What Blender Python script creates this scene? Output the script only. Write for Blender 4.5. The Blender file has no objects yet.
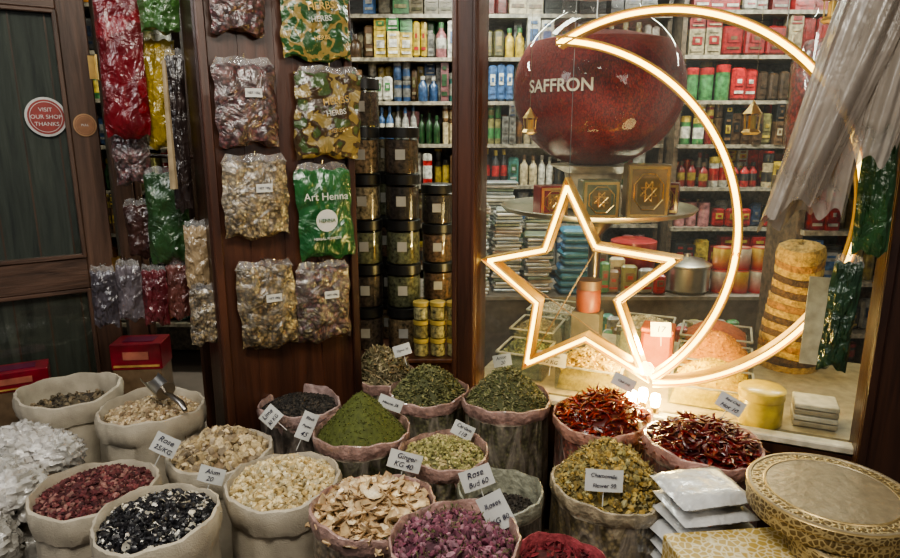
import bpy, math, random
import numpy as np
from mathutils import Vector, Matrix
random.seed(7); RNG=np.random.default_rng(7)
pi=math.pi
scene=bpy.context.scene
scene.view_settings.view_transform='AgX'
try: scene.view_settings.look='AgX - Medium High Contrast'
except Exception: pass
scene.view_settings.exposure=0.3

# ------------------------------------------------------------ materials
def newmat(name):
    m=bpy.data.materials.new(name);m.use_nodes=True
    nt=m.node_tree;nt.nodes.clear()
    o=nt.nodes.new('ShaderNodeOutputMaterial');b=nt.nodes.new('ShaderNodeBsdfPrincipled')
    nt.links.new(b.outputs[0],o.inputs[0])
    return m,nt,b,o
def N(nt,t,**kw):
    n=nt.nodes.new(t)
    for k,v in kw.items(): setattr(n,k,v)
    return n
def ramp(nt,stops):
    r=nt.nodes.new('ShaderNodeValToRGB');e=r.color_ramp.elements
    while len(e)<len(stops): e.new(.5)
    for i,(p,c) in enumerate(stops):
        e[i].position=p;e[i].color=(c[0],c[1],c[2],1)
    return r
def coords(nt,scale=(1,1,1)):
    t=N(nt,'ShaderNodeTexCoord');m=N(nt,'ShaderNodeMapping')
    m.inputs['Scale'].default_value=scale
    nt.links.new(t.outputs['Object'],m.inputs[0]);return m
def bump(nt,b,src,strength,dist=.01):
    bp=N(nt,'ShaderNodeBump');bp.inputs['Strength'].default_value=strength;bp.inputs['Distance'].default_value=dist
    nt.links.new(src,bp.inputs['Height']);nt.links.new(bp.outputs[0],b.inputs['Normal'])
def attr_mat(name,rough=.6,metal=0,coat=0,bs=0,bscale=60,noise=.25,nscale=25,sheen=0):
    m,nt,b,o=newmat(name)
    a=N(nt,'ShaderNodeVertexColor',layer_name='Col')
    c=coords(nt);n=N(nt,'ShaderNodeTexNoise');n.inputs['Scale'].default_value=nscale;n.inputs['Detail'].default_value=4
    nt.links.new(c.outputs[0],n.inputs[0])
    mr=N(nt,'ShaderNodeMapRange');mr.inputs[1].default_value=.3;mr.inputs[2].default_value=.7;mr.inputs[3].default_value=1-noise;mr.inputs[4].default_value=1+noise
    nt.links.new(n.outputs[0],mr.inputs[0])
    vm=N(nt,'ShaderNodeVectorMath',operation='SCALE')
    nt.links.new(a.outputs[0],vm.inputs[0]);nt.links.new(mr.outputs[0],vm.inputs['Scale'])
    nt.links.new(vm.outputs[0],b.inputs['Base Color'])
    b.inputs['Roughness'].default_value=rough;b.inputs['Metallic'].default_value=metal
    b.inputs['Coat Weight'].default_value=coat;b.inputs['Coat Roughness'].default_value=.12
    if bs:
        n2=N(nt,'ShaderNodeTexNoise');n2.inputs['Scale'].default_value=bscale;n2.inputs['Detail'].default_value=3
        nt.links.new(c.outputs[0],n2.inputs[0]);bump(nt,b,n2.outputs[0],bs)
    return m
def solid(name,col,rough=.5,metal=0,coat=0,var=.15,scale=8,bs=0,bscale=80):
    m,nt,b,o=newmat(name)
    c=coords(nt);n=N(nt,'ShaderNodeTexNoise');n.inputs['Scale'].default_value=scale;n.inputs['Detail'].default_value=5
    nt.links.new(c.outputs[0],n.inputs[0])
    r=ramp(nt,[(.3,[x*(1-var) for x in col]),(.7,[min(1,x*(1+var)) for x in col])])
    nt.links.new(n.outputs[0],r.inputs[0]);nt.links.new(r.outputs[0],b.inputs['Base Color'])
    b.inputs['Roughness'].default_value=rough;b.inputs['Metallic'].default_value=metal
    b.inputs['Coat Weight'].default_value=coat
    if bs:
        n2=N(nt,'ShaderNodeTexNoise');n2.inputs['Scale'].default_value=bscale
        nt.links.new(c.outputs[0],n2.inputs[0]);bump(nt,b,n2.outputs[0],bs)
    return m
def wood(name,c1,c2,scale,rough=.4):
    m,nt,b,o=newmat(name);c=coords(nt,scale)
    n=N(nt,'ShaderNodeTexNoise');n.inputs['Scale'].default_value=2.2;n.inputs['Detail'].default_value=8;n.inputs['Roughness'].default_value=.65
    n.inputs['Distortion'].default_value=.6
    nt.links.new(c.outputs[0],n.inputs[0])
    r=ramp(nt,[(.3,c1),(.72,c2)]);nt.links.new(n.outputs[0],r.inputs[0])
    nt.links.new(r.outputs[0],b.inputs['Base Color']);b.inputs['Roughness'].default_value=rough
    b.inputs['Coat Weight'].default_value=.12
    bump(nt,b,n.outputs[0],.3,.01);return m
def emis(name,col,st):
    m,nt,b,o=newmat(name);b.inputs['Base Color'].default_value=(*col,1)
    b.inputs['Emission Color'].default_value=(*col,1);b.inputs['Emission Strength'].default_value=st;return m
def speck(name,cols,scale,rough=.35,coat=.8,wr=.5,wscale=9,film=None,filmamt=0.0,stretch=(1,1,1),vstretch=(1,1,1)):
    m,nt,b,o=newmat(name);c=coords(nt,vstretch)
    v=N(nt,'ShaderNodeTexVoronoi');v.inputs['Scale'].default_value=scale
    nt.links.new(c.outputs[0],v.inputs[0])
    s=N(nt,'ShaderNodeSeparateColor');nt.links.new(v.outputs['Color'],s.inputs[0])
    st=[(i/(len(cols)),cc) for i,cc in enumerate(cols)]
    r=ramp(nt,st);r.color_ramp.interpolation='CONSTANT';nt.links.new(s.outputs[0],r.inputs[0])
    mr=N(nt,'ShaderNodeMapRange');mr.inputs[1].default_value=0;mr.inputs[2].default_value=.7;mr.inputs[3].default_value=1.15;mr.inputs[4].default_value=.2
    nt.links.new(v.outputs['Distance'],mr.inputs[0])
    vm=N(nt,'ShaderNodeVectorMath',operation='SCALE');nt.links.new(r.outputs[0],vm.inputs[0]);nt.links.new(mr.outputs[0],vm.inputs['Scale'])
    c2=coords(nt,stretch)
    n=N(nt,'ShaderNodeTexNoise');n.inputs['Scale'].default_value=wscale;n.inputs['Detail'].default_value=5;n.inputs['Distortion'].default_value=1.2
    nt.links.new(c2.outputs[0],n.inputs[0])
    out=vm.outputs[0]
    if film:
        mx=N(nt,'ShaderNodeMix',data_type='RGBA')
        fr=N(nt,'ShaderNodeMapRange');fr.inputs[1].default_value=.42;fr.inputs[2].default_value=.68;fr.inputs[3].default_value=filmamt*.3;fr.inputs[4].default_value=min(1,filmamt*1.6)
        nt.links.new(n.outputs[0],fr.inputs[0]);nt.links.new(fr.outputs[0],mx.inputs[0])
        nt.links.new(out,mx.inputs[6]);mx.inputs[7].default_value=(*film,1);out=mx.outputs[2]
    nt.links.new(out,b.inputs['Base Color'])
    b.inputs['Roughness'].default_value=rough;b.inputs['Coat Weight'].default_value=coat;b.inputs['Coat Roughness'].default_value=.1
    bp=N(nt,'ShaderNodeBump');bp.inputs['Strength'].default_value=wr;bp.inputs['Distance'].default_value=.02
    nt.links.new(n.outputs[0],bp.inputs['Height']);nt.links.new(bp.outputs[0],b.inputs['Coat Normal']);nt.links.new(bp.outputs[0],b.inputs['Normal'])
    return m
def clear(name,tint=(1,1,1),refl=.12,haze=0.0,hcol=(.9,.9,.9),wr=0,wscale=12,rough=.05,stretch=(1,1,1),hvar=1.0):
    m=bpy.data.materials.new(name);m.use_nodes=True;nt=m.node_tree;nt.nodes.clear()
    o=N(nt,'ShaderNodeOutputMaterial');t=N(nt,'ShaderNodeBsdfTransparent');t.inputs[0].default_value=(*tint,1)
    g=N(nt,'ShaderNodeBsdfGlossy');g.inputs['Roughness'].default_value=rough
    d=N(nt,'ShaderNodeBsdfDiffuse');d.inputs[0].default_value=(*hcol,1)
    lw=N(nt,'ShaderNodeLayerWeight');lw.inputs[0].default_value=.35
    m1=N(nt,'ShaderNodeMixShader');m2=N(nt,'ShaderNodeMixShader')
    if haze>0 and wr>0:
        c=coords(nt,stretch);n=N(nt,'ShaderNodeTexNoise');n.inputs['Scale'].default_value=wscale;n.inputs['Detail'].default_value=4;n.inputs['Distortion'].default_value=1.0
        nt.links.new(c.outputs[0],n.inputs[0])
        fr=N(nt,'ShaderNodeMapRange');fr.inputs[1].default_value=.35;fr.inputs[2].default_value=.7;fr.inputs[3].default_value=haze*(1-.55*hvar);fr.inputs[4].default_value=min(1,haze*(1+.5*hvar))
        nt.links.new(n.outputs[0],fr.inputs[0]);nt.links.new(fr.outputs[0],m1.inputs[0])
        bp=N(nt,'ShaderNodeBump');bp.inputs['Strength'].default_value=wr;bp.inputs['Distance'].default_value=.03
        nt.links.new(n.outputs[0],bp.inputs['Height']);nt.links.new(bp.outputs[0],g.inputs['Normal']);nt.links.new(bp.outputs[0],d.inputs['Normal'])
    else: m1.inputs[0].default_value=haze
    nt.links.new(t.outputs[0],m1.inputs[1]);nt.links.new(d.outputs[0],m1.inputs[2])
    mu=N(nt,'ShaderNodeMath',operation='MULTIPLY_ADD');nt.links.new(lw.outputs['Facing'],mu.inputs[0]);mu.inputs[1].default_value=refl*2;mu.inputs[2].default_value=refl*.35
    mu.use_clamp=True
    nt.links.new(mu.outputs[0],m2.inputs[0]);nt.links.new(m1.outputs[0],m2.inputs[1]);nt.links.new(g.outputs[0],m2.inputs[2])
    nt.links.new(m2.outputs[0],o.inputs[0]);return m

M_attr=attr_mat('painted_goods',.45)
M_gloss=attr_mat('glossy_goods',.3,coat=.35)
M_shelfgoods=attr_mat('shelf_goods',.35,coat=.3,noise=.6,nscale=38)
M_matte=attr_mat('dry_spice',.8,noise=.3,nscale=80)
M_waxy=attr_mat('waxy_spice',.4,noise=.25,nscale=80,coat=.15)
M_metal=attr_mat('metal_goods',.28,metal=1,noise=.1)
M_cloth=attr_mat('woven_sack_fabric',.85,bs=.3,bscale=250,noise=.22,nscale=12)
M_wood_v=wood('dark_wood_vertical',(.014,.006,.004),(.06,.024,.013),(9,9,.7))
M_wood_red=wood('red_brown_wood',(.024,.010,.006),(.10,.037,.02),(9,9,.6),.38)
M_wood_door_v=wood('weathered_door_wood_vertical',(.034,.018,.012),(.14,.078,.052),(14,14,.9),.5)
M_wood_door_h=wood('weathered_door_wood_horizontal',(.034,.018,.012),(.14,.078,.052),(1.5,1.5,16),.5)
M_gold=solid('gold',(.75,.5,.18),.3,1,scale=20)
M_ink=solid('ink',(.02,.02,.05),.7)
M_white=solid('cream_lettering',(.8,.72,.55),.5,var=.04)
M_card=solid('price_card_paper',(.52,.52,.49),.5,var=.08,scale=14)
M_glass=clear('shop_window_glass',(.95,.97,.955),.10,haze=.045,hcol=(.8,.85,.78),wr=.01,wscale=3)  # thin diffuse film for dirty glass, added to imitate the LED haze
M_doorglass=clear('clear_glass',(.95,.97,.955),.12)
M_jarglass=clear('jar_glass',(.93,.96,.95),.13)
M_globeglass=clear('globe_glass',(.97,.95,.95),.08)
M_plastic=clear('clear_plastic_film',(.96,.95,.95),.25,haze=.22,wr=.8,wscale=14,rough=.12)

# ------------------------------------------------------------ mesh builder
class Mesh:
    def __init__(s): s.V=[];s.F=[];s.C=[];s.M=[];s.n=0
    def add(s,V,F,col=(.5,.5,.5),mat=0):
        V=np.asarray(V,float);k=len(V);s.V.append(V)
        col=np.asarray(col,float)
        if col.ndim==1: col=np.tile(col,(k,1))
        s.C.append(col[:, :3]);n=s.n
        s.F.extend([tuple(i+n for i in f) for f in F]);s.M.extend([mat]*len(F));s.n+=k
    def build(s,name,mats,smooth=True,parent=None,origin=None):
        V=np.vstack(s.V);C=np.vstack(s.C)
        if origin is None: origin=np.array([(V[:,0].min()+V[:,0].max())/2,(V[:,1].min()+V[:,1].max())/2,V[:,2].min()])
        origin=np.asarray(origin,float)
        me=bpy.data.meshes.new(name);me.from_pydata((V-origin).tolist(),[],s.F)
        for m in mats: me.materials.append(m)
        me.polygons.foreach_set('material_index',np.array(s.M,dtype=np.int32))
        if smooth: me.polygons.foreach_set('use_smooth',np.ones(len(s.F),dtype=bool))
        a=me.color_attributes.new('Col','FLOAT_COLOR','POINT')
        a.data.foreach_set('color',np.hstack([C,np.ones((len(C),1))]).astype(np.float32).ravel())
        me.update()
        if smooth:
            try: me.set_sharp_from_angle(angle=math.radians(42))
            except Exception: pass
        ob=bpy.data.objects.new(name,me);scene.collection.objects.link(ob);ob.location=origin
        if parent is not None:
            ob.parent=parent;ob.matrix_parent_inverse=Matrix.Translation(parent.location).inverted()
        return ob
def rotz(a): c,s=math.cos(a),math.sin(a);return np.array([[c,-s,0],[s,c,0],[0,0,1.]])
def rotx(a): c,s=math.cos(a),math.sin(a);return np.array([[1,0,0],[0,c,-s],[0,s,c]])
def roty(a): c,s=math.cos(a),math.sin(a);return np.array([[c,0,s],[0,1,0],[-s,0,c]])
def box(m,c,size,yaw=0,col=(.5,.5,.5),mat=0,R=None,bev=0.0):
    sx,sy,sz=[a/2 for a in size];b=min(bev,sx*.8,sy*.8,sz*.8)
    if b<=0:
        V=[];F=[]
        quads=[((-1,-1,-1),(1,-1,-1),(1,-1,1),(-1,-1,1)),((1,1,-1),(-1,1,-1),(-1,1,1),(1,1,1)),((-1,1,-1),(-1,-1,-1),(-1,-1,1),(-1,1,1)),((1,-1,-1),(1,1,-1),(1,1,1),(1,-1,1)),((-1,-1,1),(1,-1,1),(1,1,1),(-1,1,1)),((-1,1,-1),(1,1,-1),(1,-1,-1),(-1,-1,-1))]
        for q in quads:
            F.append(tuple(range(len(V),len(V)+4)))
            for p in q: V.append((p[0]*sx,p[1]*sy,p[2]*sz))
    else:
        def ring(x,y,z,k):
            return [(-x+k,-y,z),(x-k,-y,z),(x,-y+k,z),(x,y-k,z),(x-k,y,z),(-x+k,y,z),(-x,y-k,z),(-x,-y+k,z)]
        V=ring(sx-b,sy-b,-sz,b*.5)+ring(sx,sy,-sz+b,b)+ring(sx,sy,sz-b,b)+ring(sx-b,sy-b,sz,b*.5)
        F=[tuple(range(7,-1,-1)),tuple(range(24,32))]
        for r in range(3):
            for i in range(8):
                j=(i+1)%8;F.append((r*8+i,r*8+j,r*8+8+j,r*8+8+i))
    V=np.array(V,float)@(rotz(yaw) if R is None else R).T+np.array(c,float)
    m.add(V,F,col,mat)
def lathe(m,prof,c,seg=24,col=(.5,.5,.5),mat=0,cols=None,R=None,wob=None,mats=None,yaw=0,sq=1.0):
    n=len(prof);a=np.arange(seg)/seg*2*pi+yaw
    V=[];C=[]
    for i,(r,z) in enumerate(prof):
        rr=np.full(seg,float(r));zz=np.full(seg,float(z))
        if wob is not None: rr,zz=wob(a,rr,zz,i)
        V.append(np.stack([rr*np.cos(a),rr*np.sin(a)*sq,zz],1))
        cc=cols[i] if cols is not None else col
        C.append(np.tile(np.array(cc,float),(seg,1)))
    V=np.vstack(V);C=np.vstack(C)
    if R is not None: V=V@R.T
    V=V+np.array(c,float)
    base=m.n
    m.V.append(V);m.C.append(C);m.n+=len(V)
    for i in range(n-1):
        q=[(i*seg+j,i*seg+(j+1)%seg,(i+1)*seg+(j+1)%seg,(i+1)*seg+j) for j in range(seg)]
        m.F.extend([tuple(k+base for k in f) for f in q]);m.M.extend([(mats[i] if mats else mat)]*seg)
    if prof[0][0]>1e-5: m.F.append(tuple(base+k for k in range(seg-1,-1,-1)));m.M.append(mats[0] if mats else mat)
    if prof[-1][0]>1e-5: m.F.append(tuple(base+(n-1)*seg+k for k in range(seg)));m.M.append(mats[-1] if mats else mat)
def tube(m,pts,r,seg=8,col=(.5,.5,.5),mat=0,closed=False,rad=None,sx=1):
    P=np.array(pts,float);n=len(P);V=[]
    up=np.array([0,0,1.])
    for i in range(n):
        if closed: t=P[(i+1)%n]-P[i-1]
        else: t=P[min(i+1,n-1)]-P[max(i-1,0)]
        t/=np.linalg.norm(t)+1e-9
        u=np.cross(t,up)
        if np.linalg.norm(u)<.05: u=np.cross(t,np.array([1.,0,0]))
        u/=np.linalg.norm(u);w=np.cross(u,t)
        rr=rad[i] if rad is not None else r
        for k in range(seg):
            a=2*pi*k/seg;V.append(P[i]+rr*(math.cos(a)*u*sx+math.sin(a)*w))
    F=[]
    for i in range(n if closed else n-1):
        j=(i+1)%n
        for k in range(seg):
            l=(k+1)%seg;F.append((i*seg+k,i*seg+l,j*seg+l,j*seg+k))
    if not closed: F.append(tuple(range(seg-1,-1,-1)));F.append(tuple((n-1)*seg+k for k in range(seg)))
    m.add(V,F,col,mat)
def wav(x,y,seed,f=1.0,oct=4):
    g=np.random.default_rng(seed);o=0;amp=1
    for k in range(oct):
        a=g.uniform(0,2*pi);ph=g.uniform(0,6.28,2);ff=f*(1.7**k)
        o=o+amp*np.sin((x*math.cos(a)+y*math.sin(a))*ff+ph[0]+1.3*np.sin((x*-math.sin(a)+y*math.cos(a))*ff*.7+ph[1]));amp*=.6
    return o/2
# ------------------------------------------------------------ spice pieces
def ico():
    t=(1+5**.5)/2
    V=np.array([(-1,t,0),(1,t,0),(-1,-t,0),(1,-t,0),(0,-1,t),(0,1,t),(0,-1,-t),(0,1,-t),(t,0,-1),(t,0,1),(-t,0,-1),(-t,0,1)],float)
    V/=np.linalg.norm(V[0])
    F=[(0,11,5),(0,5,1),(0,1,7),(0,7,10),(0,10,11),(1,5,9),(5,11,4),(11,10,2),(10,7,6),(7,1,8),(3,9,4),(3,4,2),(3,2,6),(3,6,8),(3,8,9),(4,9,5),(2,4,11),(6,2,10),(8,6,7),(9,8,1)]
    return V,F
def tpl(kind):
    V,F=ico()
    if kind=='chunk': return V*np.array([1,.8,.7]),F,None
    if kind=='grain': return V*np.array([1,.55,.5]),F,None
    if kind=='ball': return V,F,None
    if kind=='bud':
        V=V*np.array([.62,.62,1]);S=np.array([(0,0,-.8),(.15,.1,-1.9),(-.12,.1,-1.9),(0,-.15,-1.9)])
        F2=F+[(12,13,14),(12,14,15),(12,15,13)]
        return np.vstack([V,S]),F2,np.r_[np.ones(12),np.full(4,.0)]
    if kind=='leaf':
        V=np.array([(-1,0,0),(-.3,.32,.12),(.4,.28,.1),(1,0,.05),(.4,-.28,.12),(-.3,-.32,.1),(-.3,0,-.05),(.4,0,-.04)])
        return V,[(0,6,1),(1,6,7,2),(2,7,3),(0,5,6),(5,4,7,6),(4,3,7)],None
    if kind=='flake':
        V=[];n=10
        for zz in (-.06,.06):
            for r,ls in ((1,0),(.6,1)):
                for k in range(n):
                    a=2*pi*k/n;x=r*math.cos(a)*(1+.12*math.sin(3*a));y=.72*r*math.sin(a)*(1+.1*math.cos(2*a))
                    V.append((x,y,zz+.22*x*x-.15*y*x))
        V.append((0,0,-.06));V.append((0,0,.06));F=[]
        for k in range(n):
            l=(k+1)%n
            F+= [(k,l,2*n+l,2*n+k),(2*n+k,2*n+l,3*n+l,3*n+k),(3*n+k,3*n+l,4*n+1),(l,k,n+k,n+l),(n+l,n+k,4*n)]
        w=np.ones(len(V));w[:n]=.0;w[2*n:3*n]=.35
        return np.array(V),F,w
    if kind=='chili':
        V=[];n=6;rad=[.05,.2,.24,.2,.14,.03];F=[]
        for i in range(6):
            x=-1+2*i/5;cy=.35*x*x
            for k in range(n):
                a=2*pi*k/n;rr=rad[i]*(1+.25*math.cos(3*a+i))
                V.append((x,cy+rr*math.cos(a),rr*.6*math.sin(a)))
        for i in range(5):
            for k in range(n):
                l=(k+1)%n;F.append((i*n+k,i*n+l,i*n+n+l,i*n+n+k))
        w=np.ones(len(V));w[:n]=0
        return np.array(V),F,w
    if kind=='stick':
        V,F=ico();return V*np.array([1,.13,.13]),F,None
    if kind=='flower':
        V,F=ico();V=V*np.array([.6,.6,.5]);VV=[V];FF=list(F);w=[np.ones(12)];b=12
        for k in range(6):
            a=2*pi*k/6
            P=np.array([(.3,-.12,0),(.75,-.22,-.1),(.95,0,-.25),(.75,.22,-.1),(.3,.12,0)])
            VV.append(P@rotz(a).T);FF.append(tuple(range(b,b+5)));b+=5;w.append(np.zeros(5))
        return np.vstack(VV),FF,np.concatenate(w)
    raise ValueError(kind)
def rand_R(n,flat=0):
    q=RNG.normal(size=(n,4))
    if flat:
        a=RNG.uniform(0,2*pi,n);t=RNG.normal(0,flat,n);b=RNG.uniform(0,2*pi,n)
        q=np.stack([np.cos(t/2)*np.cos(a/2),np.sin(t/2)*np.cos(b),np.sin(t/2)*np.sin(b),np.cos(t/2)*np.sin(a/2)],1)
    q/=np.linalg.norm(q,axis=1)[:,None];w,x,y,z=q.T
    return np.stack([np.stack([1-2*(y*y+z*z),2*(x*y-z*w),2*(x*z+y*w)],1),np.stack([2*(x*y+z*w),1-2*(x*x+z*z),2*(y*z-x*w)],1),np.stack([2*(x*z-y*w),2*(y*z+x*w),1-2*(x*x+y*y)],1)],1)
def scatter(m,kind,pos,size,cols,mat,col2=None,flat=0,jit=.18,sv=.3):
    n=len(pos)
    if n==0: return
    T,F,w=tpl(kind);k=len(T);R=rand_R(n,flat)
    S=size*(1+RNG.uniform(-sv,sv,n))
    TT=np.tile(T,(n,1,1))*(1+RNG.normal(0,jit,(n,k,1)))
    V=np.einsum('nij,nkj->nki',R,TT)*S[:,None,None]+pos[:,None,:]
    cols=np.array(cols,float);ci=RNG.integers(0,len(cols),n);C=cols[ci]*(1+RNG.uniform(-.35,.35,(n,1)))
    C=np.repeat(C[:,None,:],k,1)
    if w is not None:
        c2=np.array(col2 if col2 is not None else cols[0]*.5,float)
        C=C*w[None,:,None]+c2*(1-w[None,:,None])
    b=m.n;m.V.append(V.reshape(-1,3));m.C.append(np.clip(C.reshape(-1,3),0,1));m.n+=n*k
    for i in range(n):
        o=b+i*k;m.F.extend([tuple(o+q for q in f) for f in F])
    m.M.extend([mat]*(n*len(F)))
def mound(m,c,r,h,col,mat,seed,power=1.6,bumpy=.006,seg=48,rings=14):
    def z_at(x,y):
        q=np.clip(np.hypot(x,y)/r,0,1);return h*(1-q**power)+bumpy*wav(x*60,y*60,seed)
    V=[]
    for i in range(rings+1):
        rr=r*(1-i/rings)+1e-4
        for k in range(seg):
            a=2*pi*k/seg;V.append((rr*math.cos(a),rr*math.sin(a)))
    V=np.array(V);Z=z_at(V[:,0],V[:,1]);P=np.stack([V[:,0]+c[0],V[:,1]+c[1],Z+c[2]],1)
    F=[(i*seg+k,i*seg+(k+1)%seg,(i+1)*seg+(k+1)%seg,(i+1)*seg+k) for i in range(rings) for k in range(seg)]
    F.append(tuple(rings*seg+k for k in range(seg)))
    m.add(P,F,col,mat);return z_at
def fill(m,c,r,h,pieces,basecol,matb,seed,power=1.6,mat=None):
    z=mound(m,c,r,h,basecol,matb,seed,power)
    for (kind,n,size,cols,kw) in pieces:
        q=np.sqrt(RNG.uniform(0,1,n))*r*.97;a=RNG.uniform(0,2*pi,n)
        x,y=q*np.cos(a),q*np.sin(a)
        pos=np.stack([x+c[0],y+c[1],z(x,y)+c[2]+size*RNG.uniform(-.1,.6,n)],1)
        scatter(m,kind,pos,size,cols,matb if mat is None else mat,**kw)

CREAM=(.38,.335,.26);PINKR=(.33,.21,.18)
def sack(name,x,y,z,r,pieces,base,dome=.03,style='cloth',plasticcols=None,power=1.8,seed=1,fillz=-.03,matfill=None,rimcol=None,bodycol=CREAM,film=(.42,.36,.31)):
    m=Mesh();g=np.random.default_rng(seed);ph=g.uniform(0,6.28,6)
    def wob(a,rr,zz,i):
        amp=.028
        k=1+amp*np.sin(2*a+ph[0]+i*.15)+amp*.5*np.sin(5*a+ph[1]+i*.3)+.010*np.sin(17*a+ph[2]+i*.8)
        dz=0
        if 5<=i: dz=.007*np.sin(2*a+ph[3])+.003*np.sin(9*a+ph[4])
        if 1<=i<=4: k=k+.012*np.sin(13*a+ph[5]+i*.5)
        if 5<=i<=8: k=k+.010*np.sin(29*a+ph[5]+i)
        return rr*k*.97,zz+dz
    if style=='cloth':
        prof=[(r*.80,0.0),(r*.93,.05),(r*1.0,z*.45),(r*.97,z*.75),(r*.94,z-.085),(r*.985,z-.078),(r*1.02,z-.05),(r*1.025,z-.022),(r*1.0,z-.003),(r*.955,z),(r*.925,z-.012),(r*.91,z-.04),(r*.90,z-.09)]
    else:
        prof=[(r*.80,0.0),(r*.93,.05),(r*.99,z*.45),(r*.98,z*.75),(r*.965,z-.045),(r*.99,z-.04),(r*1.015,z-.025),(r*1.02,z-.010),(r*1.005,z+.001),(r*.97,z+.003),(r*.945,z-.006),(r*.93,z-.03),(r*.91,z-.09)]
    rim=rimcol if rimcol else ([c*1.1 for c in bodycol] if style=='cloth' else PINKR)
    cols=[bodycol]*5+[rim]*8
    mats=[0]*4+[1]*8
    lathe(m,prof,(x,y,0),seg=72,cols=cols,mats=mats,wob=wob)
    fill(m,(x,y,z+fillz),r*.925,dome,pieces,base,2,seed,power,mat=2)
    if style=='cloth': mats_=[M_cloth,M_cloth,matfill or M_matte]
    else:
        pm=speck(name+'_film',plasticcols,85,film=film,filmamt=.36,wr=.7,wscale=14,stretch=(1.6,1.6,.45))
        mats_=[pm,M_rim,matfill or M_matte]
    return m.build(name,mats_)
M_rim=attr_mat('rolled_plastic_rim',.3,coat=.6,bs=.6,bscale=70,noise=.4,nscale=35)

# ------------------------------------------------------------ front sacks
sack('jute_sack',-1.42,2.27,.66,.183,[('grain',250,.012,[(.10,.08,.05),(.17,.13,.08)],{})],(.05,.04,.03),dome=.01,fillz=-.085,seed=2)
sack('alum_crystal_sack',-1.065,2.16,.64,.180,[('chunk',900,.011,[(.38,.29,.17),(.5,.4,.26),(.28,.2,.12)],{})],(.25,.19,.11),dome=.045,fillz=-.05,seed=3,matfill=M_waxy)
sack('dried_lime_sack',-.752,1.944,.58,.165,[('chunk',420,.0155,[(.42,.33,.19),(.32,.24,.13),(.5,.4,.25),(.22,.17,.11)],{}),('bud',90,.013,[(.42,.34,.24)],{'col2':(.2,.14,.08)})],(.2,.14,.08),dome=.08,seed=4)
sack('dried_rose_hip_sack',-1.02,1.69,.60,.17,[('chunk',1000,.0082,[(.10,.022,.026),(.16,.045,.045),(.07,.018,.02),(.24,.12,.10)],{}),('leaf',250,.012,[(.17,.06,.06),(.10,.03,.03)],{})],(.06,.015,.015),dome=.035,seed=5)
sack('black_seed_sack',-.734,1.455,.66,.156,[('chunk',1000,.0085,[(.012,.011,.014),(.022,.02,.022),(.008,.008,.01)],{}),('flake',60,.012,[(.55,.52,.44)],{'col2':(.5,.45,.35)}),('chunk',150,.0068,[(.65,.62,.55),(.5,.45,.38)],{})],(.01,.009,.011),dome=.045,seed=6,matfill=M_waxy)
sack('frankincense_sack',-.480,1.70,.62,.168,[('chunk',1000,.010,[(.54,.42,.22),(.62,.52,.31),(.42,.31,.14),(.48,.4,.24)],{})],(.36,.27,.13),dome=.06,seed=7,matfill=M_waxy)
sack('black_peppercorn_sack',-.545,2.19,.64,.150,[('ball',1300,.0055,[(.022,.018,.015),(.05,.04,.03),(.014,.012,.01)],{})],(.02,.017,.014),dome=.03,style='p',plasticcols=[(.02,.018,.015),(.045,.035,.03),(.07,.05,.04)],seed=8,rimcol=(.34,.24,.22))
sack('henna_powder_sack',-.29,1.98,.64,.160,[('grain',900,.0035,[(.075,.088,.016),(.095,.108,.022),(.055,.063,.011)],{})],(.07,.083,.015),dome=.155,power=1.25,style='p',plasticcols=[(.07,.085,.02),(.085,.1,.03),(.055,.07,.02)],seed=9)
sack('dried_ginger_sack',-.196,1.498,.66,.160,[('flake',330,.023,[(.64,.5,.3),(.72,.6,.4),(.56,.41,.23)],{'col2':(.36,.22,.11),'flat':.6})],(.33,.23,.13),dome=.05,style='p',plasticcols=[(.42,.32,.2),(.5,.4,.27),(.32,.22,.14)],seed=10,matfill=M_waxy)
sack('cardamom_sack',-.02,1.83,.64,.138,[('grain',1000,.009,[(.26,.24,.09),(.34,.31,.13),(.18,.17,.06),(.42,.34,.17)],{})],(.12,.11,.05),dome=.05,style='p',plasticcols=[(.22,.21,.09),(.28,.26,.13),(.13,.13,.05)],seed=11)
sack('dried_thyme_sack',-.29,2.58,.60,.146,[('leaf',600,.018,[(.21,.18,.10),(.29,.25,.15),(.13,.12,.06)],{}),('stick',260,.024,[(.24,.18,.1),(.34,.28,.17)],{})],(.10,.085,.045),dome=.13,style='p',plasticcols=[(.14,.13,.07),(.22,.19,.11)],seed=12)
sack('dried_lemon_verbena_sack',-.082,2.345,.62,.155,[('leaf',1300,.012,[(.15,.15,.06),(.21,.2,.09),(.1,.105,.04)],{'flat':.8})],(.07,.075,.03),dome=.12,style='p',plasticcols=[(.1,.11,.045),(.15,.15,.07)],seed=13)
sack('dried_mint_sack',.205,2.19,.66,.162,[('leaf',1700,.0095,[(.14,.145,.055),(.2,.19,.085),(.09,.1,.035),(.25,.23,.12)],{'flat':.8}),('grain',400,.006,[(.18,.17,.08)],{})],(.07,.075,.03),dome=.13,style='p',plasticcols=[(.12,.125,.055),(.17,.17,.08),(.09,.095,.04)],seed=14)
sack('rosebud_sack',.009,1.245,.74,.148,[('bud',700,.0100,[(.13,.035,.06),(.2,.07,.1),(.09,.03,.045),(.26,.13,.16)],{'col2':(.12,.12,.05)}),('leaf',120,.008,[(.14,.14,.06),(.28,.14,.17)],{})],(.06,.02,.03),dome=.045,style='p',plasticcols=[(.13,.05,.07),(.22,.1,.13)],seed=15)
sack('empty_plastic_sack',.14,1.62,.63,.124,[('ball',500,.005,[(.03,.025,.02),(.05,.04,.03)],{})],(.025,.02,.015),dome=.005,fillz=-.08,style='p',plasticcols=[(.03,.03,.02),(.08,.07,.06)],seed=16,rimcol=(.26,.26,.2))
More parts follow.
